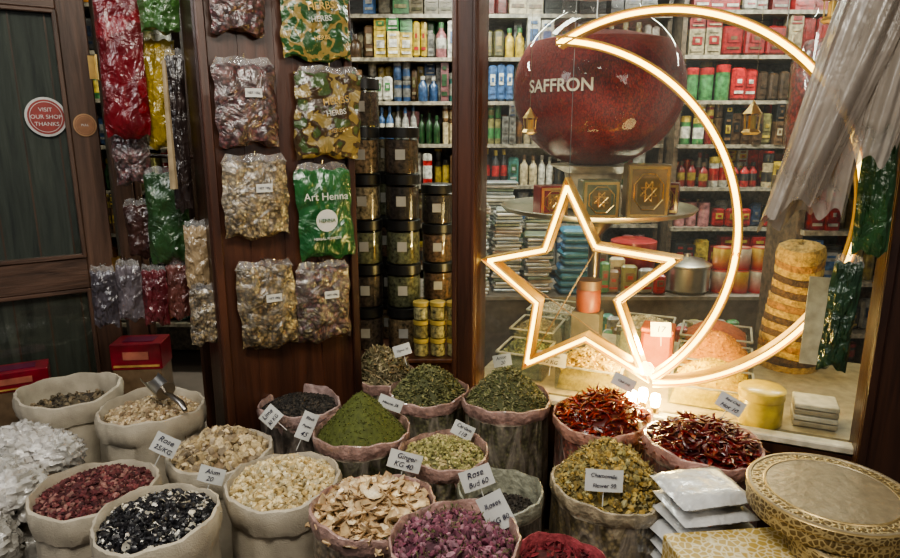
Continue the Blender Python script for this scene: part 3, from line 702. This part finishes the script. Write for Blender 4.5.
for (x,y,w,h,c) in [(.91,3.84,.08,.26,GY),(.97,3.7,.09,.2,CR),(.93,3.63,.08,.14,BR),(1.02,3.62,.09,.17,OL),(1.12,3.62,.09,.15,GY),(.88,3.62,.06,.19,GN),(1.19,3.60,.07,.12,RD)]:
    item(m,'pack',x,y,.68,w,h,c,BR,RD)
m.build('grocery_packets',[M_gloss])
m=Mesh()
for i in range(4):
    x=.86+i*.22;box(m,(x,3.42,.20),(.20,.20,.40),random.uniform(-.05,.05),random.choice([(.3,.2,.11),(.2,.14,.08),(.16,.16,.13)]),bev=.006)
    for k in range(6):
        c=random.choice([GY,CR,BR,OL,RD,GN,Wt,TQ]);item(m,'pack',x+random.uniform(-.06,.06),3.36+k*.025,.40,.07,random.uniform(.12,.2),c,random.choice([Wt,YL,BR]),BK)
m.build('crates_of_packets',[M_shelfgoods])

# ------------------------------------------------------------ jars niche
m=Mesh();box(m,(-.19,2.98,.29),(.52,.42,.58),0);box(m,(-.19,2.97,.59),(.56,.46,.02),0,bev=.004);m.build('low_cabinet',[M_wood_red],smooth=False)
M_con=attr_mat('jar_contents',.7,noise=.9,nscale=60)
M_lid=attr_mat('jar_lid',.35,noise=.1)
def stackjar(m,x,y,z,r,h,cc,lid=(.012,.012,.012)):
    lathe(m,[(r*.9,.004),(r*.95,.01),(r*.95,h*.72),(.001,h*.74)],(x,y,z),20,mat=1,cols=[cc]*4)
    lathe(m,[(r*.98,0),(r,.006),(r,h*.76),(r*.92,h*.79)],(x,y,z),20,mat=0)
    lathe(m,[(r*.95,h*.77),(r*1.03,h*.78),(r*1.03,h*.985),(r*.96,h),(.001,h)],(x,y,z),20,mat=2,cols=[lid]*5)
    if r>.06: box(m,(x,y-r-.0015,z+h*.42),(r*.55,.002,h*.22),0,(.3,.29,.26),2)
cont=[(.15,.10,.055),(.10,.055,.035),(.22,.17,.11),(.06,.04,.03),(.17,.11,.07),(.1,.1,.055),(.03,.022,.02)]
def column(x,y,z0,n,r=.078,h=.2,lid=(.012,.012,.012)):
    m=Mesh()
    for i in range(n): stackjar(m,x+random.uniform(-.004,.004),y,z0+i*(h+.002),r,h,random.choice(cont),lid)
    m.build('stacked_jar_column',[M_jarglass,M_con,M_lid])
column(-.215,2.93,.60,5,.078,.2)
column(-.385,2.93,.60,6,.075,.2)
column(-.06,3.12,.60,4,.075,.185)
column(-.30,3.10,.60,5,.07,.2)
m=Mesh()
for i in range(3):
    for j in range(3):
        stackjar(m,-.13+i*.075,2.80,.60+j*.085,.035,.082,random.choice([(.3,.25,.12),(.2,.16,.07),(.36,.32,.18)]),(.36,.27,.07))
m.build('small_honey_jars',[M_jarglass,M_con,M_lid])

# ------------------------------------------------------------ bag-hung pilaster
PO=np.array([-.76,2.2]);PD=np.array([.38,.22]);PD/=np.linalg.norm(PD);PN=np.array([PD[1],-PD[0]])
pyaw=math.atan2(PD[1],PD[0])
def PP(s,n,z): q=PO+PD*s+PN*n;return np.array([q[0],q[1],z])
m=Mesh()
box(m,PP(.20,-.06,1.3),(.50,.10,2.6),pyaw,bev=.006)
for s in (-.035,.455): box(m,PP(s,-.0,1.3),(.03,.02,2.6),pyaw,bev=.004)
for s in (.08,.2,.32): box(m,PP(s,-.0085,1.3),(.004,.004,2.6),pyaw)
m.build('wall_pilaster',[M_wood_red],smooth=False)
m=Mesh();box(m,(-.83,2.30,1.3),(.09,.22,2.6),pyaw,bev=.008);m.build('trim_4',[M_wood_v],smooth=False)

def hang_bag(name,P0,u,nrm,w,h,mat,thick=.035,seed=1,head=.03,headmat=None):
    m=Mesh();gx_,gy_=26,32;V=[];V2=[];F=[]
    U=np.array([u[0],u[1],0]);Nn=np.array([nrm[0],nrm[1],0])
    g=np.random.default_rng(seed);ph=g.uniform(0,6,4);tl=g.uniform(-.05,.05)
    for j in range(gy_+1):
        for i in range(gx_+1):
            a=i/gx_*2-1;b=j/gy_*2-1
            full=max(0,(1-a**4))*max(0,(1-b**6))**.5
            belly=1.0-.28*max(0,b)
            wv=float(wav(np.array(a*3.2),np.array(b*3.8),seed,1.6))
            t=thick*full*belly+.007*wv*(full**.5)-.006*abs(math.sin(wv*4))*full**.5
            edge=1+.03*math.sin(b*5+ph[0])+.02*math.sin(b*11+ph[1])
            x=a*w/2*edge+tl*(b-1)*h/2;z=b*h/2+(.008*math.sin(a*4+ph[2]) if b<-.9 else 0)+.004*math.sin(a*9+ph[3])*(abs(b)>.95)
            V.append(P0+U*x+Nn*(t+.004)+np.array([0,0,z]));V2.append(P0+U*x-Nn*(.3*thick*full)+np.array([0,0,z]))
    for j in range(gy_):
        for i in range(gx_):
            a=j*(gx_+1)+i;F.append((a,a+1,a+gx_+2,a+gx_+1))
    m.add(V,F,(1,1,1),0);m.add(V2,[f[::-1] for f in F],(1,1,1),0)
    V=[];F=[];k=24
    for j in range(4):
        for i in range(k+1):
            a=i/k*2-1;z=h/2-.008+j/3*head
            V.append(P0+U*(a*w/2*(1-.05*j))+Nn*(.004+.004*math.sin(i*1.9+j))+np.array([0,0,z+.004*math.sin(a*6+ph[0])]))
    for j in range(3):
        for i in range(k):
            a=j*(k+1)+i;F.append((a,a+1,a+k+2,a+k+1))
    m.add(V,F,(.7,.7,.7),1)
    top=P0+np.array([0,0,h/2+head*.7]);tube(m,[top-Nn*.03,top+Nn*.012,top+Nn*.016+np.array([0,0,.012])],.0018,5,(.5,.5,.5),2)
    return m.build(name,[mat,headmat or M_plastic,M_metal])
def Rplane(u,nrm): return np.array([[u[0],0,nrm[0]],[u[1],0,nrm[1]],[0,1,0]],float)
B_rose=speck('dried_hibiscus_in_film',[(.07,.015,.02),(.13,.03,.035),(.035,.01,.01),(.18,.08,.07)],80,film=(.42,.34,.32),filmamt=.18,coat=1,wr=1,wscale=16)
B_brown=speck('dried_flower_in_film',[(.24,.16,.07),(.14,.08,.035),(.34,.25,.11),(.06,.04,.02)],85,film=(.5,.45,.36),filmamt=.18,coat=1,wr=1,wscale=16)
B_tan=speck('dried_root_in_film',[(.34,.24,.12),(.2,.13,.06),(.1,.07,.04),(.42,.33,.18)],90,film=(.5,.45,.37),filmamt=.2,coat=1,wr=1,wscale=16)
B_buds=speck('rosebud_in_film',[(.11,.04,.045),(.18,.08,.06),(.06,.03,.025),(.2,.16,.08)],75,film=(.42,.37,.33),filmamt=.18,coat=1,wr=1,wscale=16)
def foil(name,c1,c2,c3,scale=9):
    m,nt,b,o=newmat(name);c=coords(nt);n=N(nt,'ShaderNodeTexNoise');n.inputs['Scale'].default_value=scale;n.inputs['Detail'].default_value=1.5
    nt.links.new(c.outputs[0],n.inputs[0]);r=ramp(nt,[(.0,c1),(.47,c2),(.56,c3)]);r.color_ramp.interpolation='CONSTANT'
    nt.links.new(n.outputs[0],r.inputs[0]);nt.links.new(r.outputs[0],b.inputs['Base Color'])
    b.inputs['Roughness'].default_value=.28;b.inputs['Coat Weight'].default_value=.9;b.inputs['Coat Roughness'].default_value=.08
    n2=N(nt,'ShaderNodeTexNoise');n2.inputs['Scale'].default_value=13;n2.inputs['Detail'].default_value=5;n2.inputs['Distortion'].default_value=1.2
    nt.links.new(c.outputs[0],n2.inputs[0]);bp=N(nt,'ShaderNodeBump');bp.inputs['Strength'].default_value=.9;bp.inputs['Distance'].default_value=.02
    nt.links.new(n2.outputs[0],bp.inputs['Height']);nt.links.new(bp.outputs[0],b.inputs['Normal']);nt.links.new(bp.outputs[0],b.inputs['Coat Normal']);return m
B_gg=foil('green_gold_printed_pouch',(.02,.07,.02),(.26,.19,.06),(.03,.09,.025),18)
B_gg2=foil('gold_dark_printed_pouch',(.22,.16,.05),(.05,.03,.015),(.05,.08,.025),20)
B_green=foil('green_henna_pouch',(.015,.085,.025),(.022,.11,.03),(.02,.095,.03))
bags=[('dried_hibiscus_bag',.085,1.675,.20,.26,B_rose,1),('dried_root_bag',.10,1.365,.22,.26,B_tan,2),('dried_flower_bag',.11,.98,.205,.30,B_brown,3),('dried_rosebud_bag',.322,.965,.205,.28,B_buds,4),
('henna_pouch',.335,1.30,.205,.32,B_green,5),('printed_herb_pouch',.375,1.645,.24,.29,B_gg2,6),('printed_herb_pouch',.335,1.95,.24,.24,B_gg,7),('dried_hibiscus_bag',.085,2.0,.17,.2,B_rose,8)]
for nm,s,z,w,h,mt,sd in bags:
    ob=hang_bag(nm,PP(s,.02,z),PD,PN,w,h,mt,.03,sd)
    R=Rplane(PD,PN)
    if nm=='henna_pouch':
        text('Art Henna',.038,PP(s,.064,z+.065),R,M_card,ob,ext=.001)
        mm=Mesh();q=PP(s,.0595,z-.02);V=[q+np.array([PD[0],PD[1],0])*.04*math.cos(a)+np.array([0,0,1])*.04*math.sin(a) for a in np.linspace(0,2*pi,30,endpoint=False)];mm.add(V,[tuple(range(30))]);mm.build('emblem',[M_card],smooth=False,parent=ob)
        text('HENNA',.018,PP(s,.0625,z-.02),R,B_green,ob,ext=.001)
        text('HERBAL POWDER',.013,PP(s,.062,z-.085),R,M_card,ob,ext=.001)
    elif 'dried' in nm:
        q=PP(s+.02,.058,z+.04)
        mm=Mesh();box(mm,q,(.055,.001,.028),pyaw);mm.build('label',[M_card],smooth=False,parent=ob)
        text('NET 100g',.010,PP(s+.02,.0605,z+.04),R,M_ink,ob)
    else:
        for dz,sz in ((.05,.034),(.01,.026),(-.05,.02)): text('HERBS',sz,PP(s+.01,.062,z+dz),R@rotz(.15),M_card if dz==.01 else M_gold,ob,ext=.001)

# ------------------------------------------------------------ goods hung in the doorway
m=Mesh();tube(m,[(-1.42,2.66,2.2),(-.82,2.30,2.2)],.012,8);tube(m,[(-1.0,2.52,0),(-1.0,2.52,2.25)],.02,8);tube(m,[(-1.3,2.6,1.5),(-.85,2.38,1.5)],.008,8);m.build('hanging_rack',[M_wood_v])
hu=np.array([.95,.1]);hu/=np.linalg.norm(hu);hn=np.array([hu[1],-hu[0]])
def film_col(nm,c): return foil(nm,c,[x*.75 for x in c],[min(1,x*1.3) for x in c],6)
hang_bag('red_bath_mitt',np.array([-1.13,2.36,1.82]),hu,hn,.15,.50,film_col('red_film',(.14,.006,.01)),.03,21)
hang_bag('yellow_loofah_pack',np.array([-1.035,2.42,1.72]),hu,hn,.12,.37,film_col('yellow_film',(.32,.22,.015)),.035,22)
hang_bag('green_herb_pouch',np.array([-1.03,2.38,1.28]),hu,hn,.15,.33,film_col('green_film',(.025,.065,.02)),.03,23)
hang_bag('green_herb_pouch',np.array([-.98,2.34,2.02]),hu,hn,.13,.2,film_col('green_film2',(.05,.12,.03)),.03,24)
hang_bag('brown_soap_pack',np.array([-1.18,2.44,1.5]),hu,hn,.13,.2,B_rose,.03,25)
hang_bag('brown_soap_pack',np.array([-1.17,2.46,1.22]),hu,hn,.13,.2,film_col('brown_film',(.05,.02,.015)),.03,28)
hang_bag('beige_cloth_pouch',np.array([-.885,2.25,1.16]),hu,hn,.085,.22,film_col('beige_film',(.3,.22,.13)),.02,26)
hang_bag('beige_cloth_pouch',np.array([-.86,2.22,.95]),hu,hn,.11,.2,B_tan,.02,27)
for i,(x,c) in enumerate([(-1.29,(.07,.06,.07)),(-1.20,(.13,.11,.12)),(-1.11,(.12,.02,.025)),(-1.02,(.14,.05,.04)),(-.95,(.10,.03,.04))]):
    hang_bag('small_spice_sachet',np.array([x,2.36+.01*i,.98+.02*(i%2)]),hu,hn,.09,.21,film_col('sachet_%d'%i,c),.02,30+i)
hang_bag('dark_brush_pack',np.array([-.93,2.30,1.58]),hu,hn,.06,.52,film_col('dark_film',(.03,.02,.018)),.02,40)
m=Mesh();tube(m,[(-.945,2.24,1.40),(-.94,2.24,1.82)],.008,8,(.3,.23,.14),rad=[.014,.007]);m.build('wooden_back_scrubber',[M_gloss])

# ------------------------------------------------------------ door
DO=np.array([-2.05,2.35]);DD=np.array([.6,.4]);DD/=np.linalg.norm(DD);DN=np.array([DD[1],-DD[0]]);dyaw=math.atan2(DD[1],DD[0])
def DP(s,n,z): q=DO+DD*s+DN*n;return np.array([q[0],q[1],z])
def dbox(m,s,n,z,size,col=(.5,.5,.5),mat=0,bev=0): box(m,DP(s,n,z),size,dyaw,col,mat,bev=bev)
m=Mesh()
dbox(m,.67,0,1.16,(.10,.05,2.24),mat=0,bev=.004);dbox(m,-.15,0,1.16,(.10,.05,2.24),mat=0,bev=.004)
for z,h in ((2.18,.26),(1.01,.13),(.25,.3)): dbox(m,.26,0,z,(.72,.05,h),mat=1,bev=.004)
for (z0,z1) in ((1.075,2.05),(.40,.945)):
    for s,n,z,sz in ((.612,.018,(z0+z1)/2,(.016,.03,z1-z0)),(-.092,.018,(z0+z1)/2,(.016,.03,z1-z0))): dbox(m,s,n,z,sz,mat=0,bev=.003)
    for z in (z0+.008,z1-.008): dbox(m,.26,.018,z,(.70,.03,.016),mat=1,bev=.003)
    dbox(m,.26,-.012,(z0+z1)/2,(.70,.008,z1-z0),mat=2)
    for k in range(6): dbox(m,-.02+k*.12,-.005,(z0+z1)/2,(.006,.006,z1-z0),mat=0)
    dbox(m,.26,.006,(z0+z1)/2,(.70,.003,z1-z0),mat=4)
for z in (1.84,1.02):
    dbox(m,.725,.027,z,(.03,.006,.09),(.7,.5,.2),3);tube(m,[DP(.74,.033,z-.05),DP(.74,.033,z+.05)],.007,8,(.8,.6,.25),3)
M_dpan=wood('weathered_grey_boards',(.016,.019,.016),(.085,.09,.072),(10,10,.8),.6)
m.build('door_1',[M_wood_door_v,M_wood_door_h,M_dpan,M_metal,M_doorglass],smooth=False)
m=Mesh();dbox(m,.785,-.01,1.3,(.075,.12,2.6),mat=0,bev=.006);dbox(m,.84,.02,1.3,(.03,.05,2.6),mat=0,bev=.006);m.build('trim_5',[M_wood_door_v],smooth=False)
def sticker(s,z,rx,rz,c1,c2,lines,name='round_door_sticker',n=.012):
    m=Mesh();q=DP(s,n,z)
    for (f,cc,o) in ((1,c2,0),(.88,c1,.0008),(.78,c2,.0012),(.75,c1,.0016)):
        V=[q+np.array([DD[0],DD[1],0])*rx*f*math.cos(a)+np.array([0,0,1])*rz*f*math.sin(a)+np.array([DN[0],DN[1],0])*o for a in np.linspace(0,2*pi,36,endpoint=False)]
        m.add(V,[tuple(range(36))],cc)
    ob=m.build(name,[M_attr],smooth=False)
    for i,l in enumerate(lines): text(l,rx*.3,DP(s,n+.003,z+(len(lines)/2-.5-i)*rx*.38),Rplane(DD,DN),M_card,ob)
sticker(.542,1.646,.072,.076,(.24,.03,.025),(.45,.45,.43),['VISIT','OUR SHOP','THANKS'])
sticker(.672,1.615,.042,.045,(.25,.12,.06),(.35,.2,.1),['PULL'],n=.03)
room_box('wall_side',(-2.55,2.15,1.3),(.5,.15,2.6),M_wood_v)

def carton(name,x,y,z,w,d,h,yaw,zb):
    m=Mesh();box(m,(x,y,z+h/2),(w,d,h),yaw,(.18,.008,.018),bev=.003);R=rotz(yaw)
    c=R@np.array([0,-d/2-.001,0]);box(m,(x+c[0],y+c[1],z+h*.55),(w*.5,.003,h*.3),yaw,(.35,.12,.08));box(m,(x+c[0],y+c[1],z+h*.15),(w*.9,.003,h*.08),yaw,(.4,.26,.08))
    box(m,(x,y,z+h+.001),(w*.6,d*.5,.002),yaw,(.10,.01,.04))
    box(m,(x,y,zb/2),(w*.95,d*.95,zb),yaw,(.15,.1,.06))
    return m.build(name,[M_gloss],smooth=False)
carton('red_tea_carton',-1.285,2.57,.64,.20,.13,.11,.1,.64)
carton('red_tea_carton',-1.72,2.43,.60,.22,.12,.08,.5,.60)

# ------------------------------------------------------------ metal scoop
m=Mesh();V=[];F=[];k=10;c0=np.array([-.99,2.12,.71]);R=rotz(2.5)@roty(-.35)
for i in range(7):
    for j in range(k+1):
        a=pi*.95*(j/k)-pi*.975;rr=.036*(1-.06*i/6)
        V.append(R@np.array([.11*i/6,rr*math.cos(a),rr*math.sin(a)])+c0)
for i in range(6):
    for j in range(k): a=i*(k+1)+j;F.append((a,a+1,a+k+2,a+k+1))
m.add(V,F,(.5,.48,.44));m.add([v-np.array([0,0,.0015]) for v in V],[f[::-1] for f in F],(.5,.48,.44))
tube(m,[R@np.array([0,0,-.01])+c0,R@np.array([-.03,0,.0])+c0,R@np.array([-.09,0,.01])+c0,R@np.array([-.12,0,.0])+c0],.009,10,(.45,.42,.38),rad=[.006,.009,.011,.009])
lathe(m,[(.001,0),(.035,0),(.035,.002),(.001,.002)],c0,20,(.45,.42,.38),R=R@roty(pi/2))
m.build('metal_scoop',[M_metal])

# ------------------------------------------------------------ crumpled plastic bags at left
m=Mesh()
M_crump=speck('crumpled_white_bag_film',[(.50,.48,.44),(.58,.55,.51),(.42,.40,.36)],7,rough=.25,coat=1,wr=.9,wscale=16)
for n_ in M_crump.node_tree.nodes:
    if n_.type=='MAP_RANGE': n_.inputs[4].default_value=.75
def lump(c,rx,ry,rz,seed,col=(.7,.7,.7)):
    n1,n2=56,36;V=[];F=[]
    for i in range(n2+1):
        t=pi*i/n2
        for j in range(n1):
            a=2*pi*j/n1;d=np.array([math.sin(t)*math.cos(a),math.sin(t)*math.sin(a),math.cos(t)])
            w1=float(wav(np.array(d[0]*3+d[2]*2),np.array(d[1]*3-d[2]*2),seed,1.8,4));w2=float(wav(np.array(d[0]*4-d[2]*3),np.array(d[1]*4+d[2]*3),seed+9,2.4,3))
            f=1+.12*w1-.14*abs(math.sin(w2*2.2))
            V.append(d*f*np.array([rx,ry,rz])+np.array(c))
    for i in range(n2):
        for j in range(n1): k2=(j+1)%n1;F.append((i*n1+j,(i+1)*n1+j,(i+1)*n1+k2,i*n1+k2))
    m.add(V,F,col,0)
for c,s_ in (((-1.42,1.97,.57),(.13,.10,.09)),((-1.29,1.95,.56),(.09,.08,.08)),((-1.35,1.80,.51),(.13,.11,.11)),((-1.5,1.72,.49),(.13,.1,.1)),((-1.33,1.62,.43),(.10,.11,.12)),((-1.42,1.80,.24),(.19,.24,.24)),((-1.27,1.50,.29),(.10,.1,.14)),((-1.27,1.45,.1),(.11,.1,.1))):
    lump(c,*s_,seed=int(abs(c[0]*100+c[1]*10)))
m.build('plastic_bag_pile',[M_crump])

# ------------------------------------------------------------ tissue packets, box, round tins
m=Mesh()
for i in range(7):
    z=.44+i*.044;w=.20
    g=12;V=[];F=[];yw=.25+random.uniform(-.08,.08);R=rotz(yw);cx,cy=.650+random.uniform(-.008,.008),1.50+random.uniform(-.008,.008)
    for sgn in (1,-1):
        base=len(V)
        for j in range(g+1):
            for k in range(g+1):
                u=k/g*2-1;v=j/g*2-1;t=.021*(1-abs(u)**8)*(1-abs(v)**8)+.002*float(wav(np.array(u*5),np.array(v*5),i+5,1.8))
                V.append(R@np.array([u*w/2,v*w/2*.85,sgn*t])+np.array([cx,cy,z]))
        for j in range(g):
            for k in range(g):
                a=base+j*(g+1)+k;f=(a,a+1,a+g+2,a+g+1);F.append(f if sgn>0 else f[::-1])
    m.add(V,F,(.50,.50,.49))
box(m,(.650,1.50,.21),(.18,.15,.42),.25,(.35,.27,.18))
m.build('tissue_packet_stack',[attr_mat('white_film',.25,coat=.8,bs=.8,bscale=30,noise=.15)])
M_orn,nt,b,o=newmat('gold_filigree_print')
c=coords(nt,(1,1,1));v=N(nt,'ShaderNodeTexVoronoi');v.feature='DISTANCE_TO_EDGE';v.inputs['Scale'].default_value=80;nt.links.new(c.outputs[0],v.inputs[0])
r=ramp(nt,[(.0,(.5,.4,.22)),(.08,(.42,.33,.16)),(.16,(.16,.11,.05))]);nt.links.new(v.outputs['Distance'],r.inputs[0]);nt.links.new(r.outputs[0],b.inputs['Base Color']);b.inputs['Metallic'].default_value=.4;b.inputs['Roughness'].default_value=.42;bump(nt,b,v.outputs['Distance'],.3)
M_ylw,nt,b,o=newmat('yellow_filigree_carton')
c=coords(nt,(1,1,1));v=N(nt,'ShaderNodeTexVoronoi');v.feature='DISTANCE_TO_EDGE';v.inputs['Scale'].default_value=60;nt.links.new(c.outputs[0],v.inputs[0])
r=ramp(nt,[(.0,(.62,.55,.38)),(.07,(.55,.45,.25)),(.14,(.38,.26,.06))]);nt.links.new(v.outputs['Distance'],r.inputs[0]);nt.links.new(r.outputs[0],b.inputs['Base Color']);b.inputs['Roughness'].default_value=.4
M_tlid=solid('champagne_tin_lid',(.29,.235,.15),.42,.4,scale=40,var=.18,bs=.2,bscale=60)
m=Mesh();box(m,(.80,1.27,.60),(.56,.27,.12),.10,mat=0,bev=.004);box(m,(.80,1.27,.27),(.54,.25,.53),.10,(.2,.15,.1),mat=1)
m.build('filigree_gift_carton',[M_ylw,M_attr],smooth=False)
def rtin(x,y,z,r,h):
    m=Mesh();lathe(m,[(r*.97,0),(r*.985,.004),(r*.985,h*.55),(r,h*.56),(r*1.005,h*.6),(r*1.005,h*.93),(r*.985,h*.985),(r*.95,h),(r*.94,h-.003),(r*.80,h-.002),(r*.79,h),(r*.77,h),(r*.76,h-.002),(.001,h-.001)],(x,y,z),72,mats=[0,0,0,2,0,2,1,1,0,2,2,1,1])
    for k in range(40):
        a=2*pi*k/40;lathe(m,[(.006,0),(.004,.001),(.001,.0015)],(x+r*.87*math.cos(a),y+r*.87*math.sin(a),z+h-.002),6,mat=2)
    return m.build('round_gift_tin',[M_orn,M_tlid,solid('dull_gold',(.4,.29,.13),.4,.8)])
rtin(.93,1.30,.662,.160,.055);rtin(.895,1.375,.719,.182,.058)

# ------------------------------------------------------------ hanging plastic sheet bundle and green bag at right
M_sheet=clear('milky_plastic_sheet',(.85,.8,.74),.14,haze=.70,hcol=(.33,.285,.24),wr=.45,wscale=6,rough=.25,stretch=(1.5,1.5,.8),hvar=.6)
m=Mesh()
def drape(top,bot,wt,wb,seed,depth=.05,nu=110,nv=34,cut=.05):
    V=[];F=[];top=np.array(top);bot=np.array(bot);U=np.array([.92,-.39,0]);Nn=np.array([-.39,-.92,0])
    g=np.random.default_rng(seed*11);ph=g.uniform(0,6.28,5)
    for j in range(nv+1):
        t=j/nv;c_=top*(1-t)+bot*t;w=(wt*(1-t)+wb*t)*(1+.10*math.sin(t*4+seed))
        for i in range(nu+1):
            a=i/nu*2*pi
            fold=1+.30*math.sin(5*a+ph[0]+t*.9)+.16*math.sin(9*a+ph[1]-t*1.3)+.06*math.sin(19*a+ph[2]+t*3)
            ex=1+.05*math.sin(6*a+ph[3]+t)
            zz=cut*(math.sin(a*1+ph[4])+.4*math.sin(a*5+ph[0]))*t**3
            V.append(c_+U*(w/2*math.cos(a)*ex)+Nn*(depth*math.sin(a)*fold)+np.array([0,0,zz]))
    for j in range(nv):
        for i in range(nu): a=j*(nu+1)+i;F.append((a,a+1,a+nu+2,a+nu+1))
    m.add(V,F,(1,1,1),0)
drape((1.16,1.78,2.15),(.97,1.86,1.36),.16,.16,1,.05,cut=.045)
drape((1.12,1.80,2.15),(1.06,1.86,1.42),.13,.12,3,.035,cut=.06)
drape((1.24,1.76,2.15),(1.15,1.80,1.56),.10,.10,5,.03,cut=.05)
tube(m,[(1.05,1.86,2.13),(1.30,1.755,2.13)],.008,8,mat=1)
m.build('hanging_plastic_bag_bundle',[M_sheet,M_gold])
hang_bag('green_plastic_bag',np.array([1.225,1.90,1.55]),D,-I,.09,.62,film_col('leaf_green_film',(.025,.075,.022)),.02,50)
hang_bag('green_plastic_bag',np.array([1.20,1.915,1.04]),D,-I,.08,.34,film_col('dark_green_film',(.02,.05,.022)),.02,51)
m=Mesh();wbox(m,1.24,.05,.98,(.09,.003,.3),col=(.42,.38,.28));m.build('paper_notice',[M_attr],smooth=False)

# ------------------------------------------------------------ lights / world / camera
w=bpy.data.worlds.new('world');scene.world=w;w.use_nodes=True
bg=w.node_tree.nodes['Background'];bg.inputs[0].default_value=(.88,.9,1,1);bg.inputs[1].default_value=.08
lamp('front_fill_light','AREA',(-.3,.7,2.75),40,(1,.95,.84),1.2,.6,(math.radians(28),0,0))  # area light added above the frame for soft overhead light, fixture unseen
lamp('left_fill_light','AREA',(-2.6,.6,2.6),19,(.97,.97,.95),1.0,1.0,(math.radians(50),0,math.radians(-50)))  # unseen fill added at upper left, stands in for soft ambient light
lamp('right_fill_light','AREA',(1.6,-.3,2.2),13,(1,.92,.8),.8,.8,(math.radians(55),0,math.radians(30)))  # unseen fill added to the right behind the camera, no actual shop lamp
cam=bpy.data.cameras.new('camera');co=bpy.data.objects.new('camera',cam);scene.collection.objects.link(co)
cam.lens=26;cam.sensor_width=36;co.location=(0,0,1.6);co.rotation_euler=(math.radians(77),0,0);cam.clip_start=.05
scene.camera=co
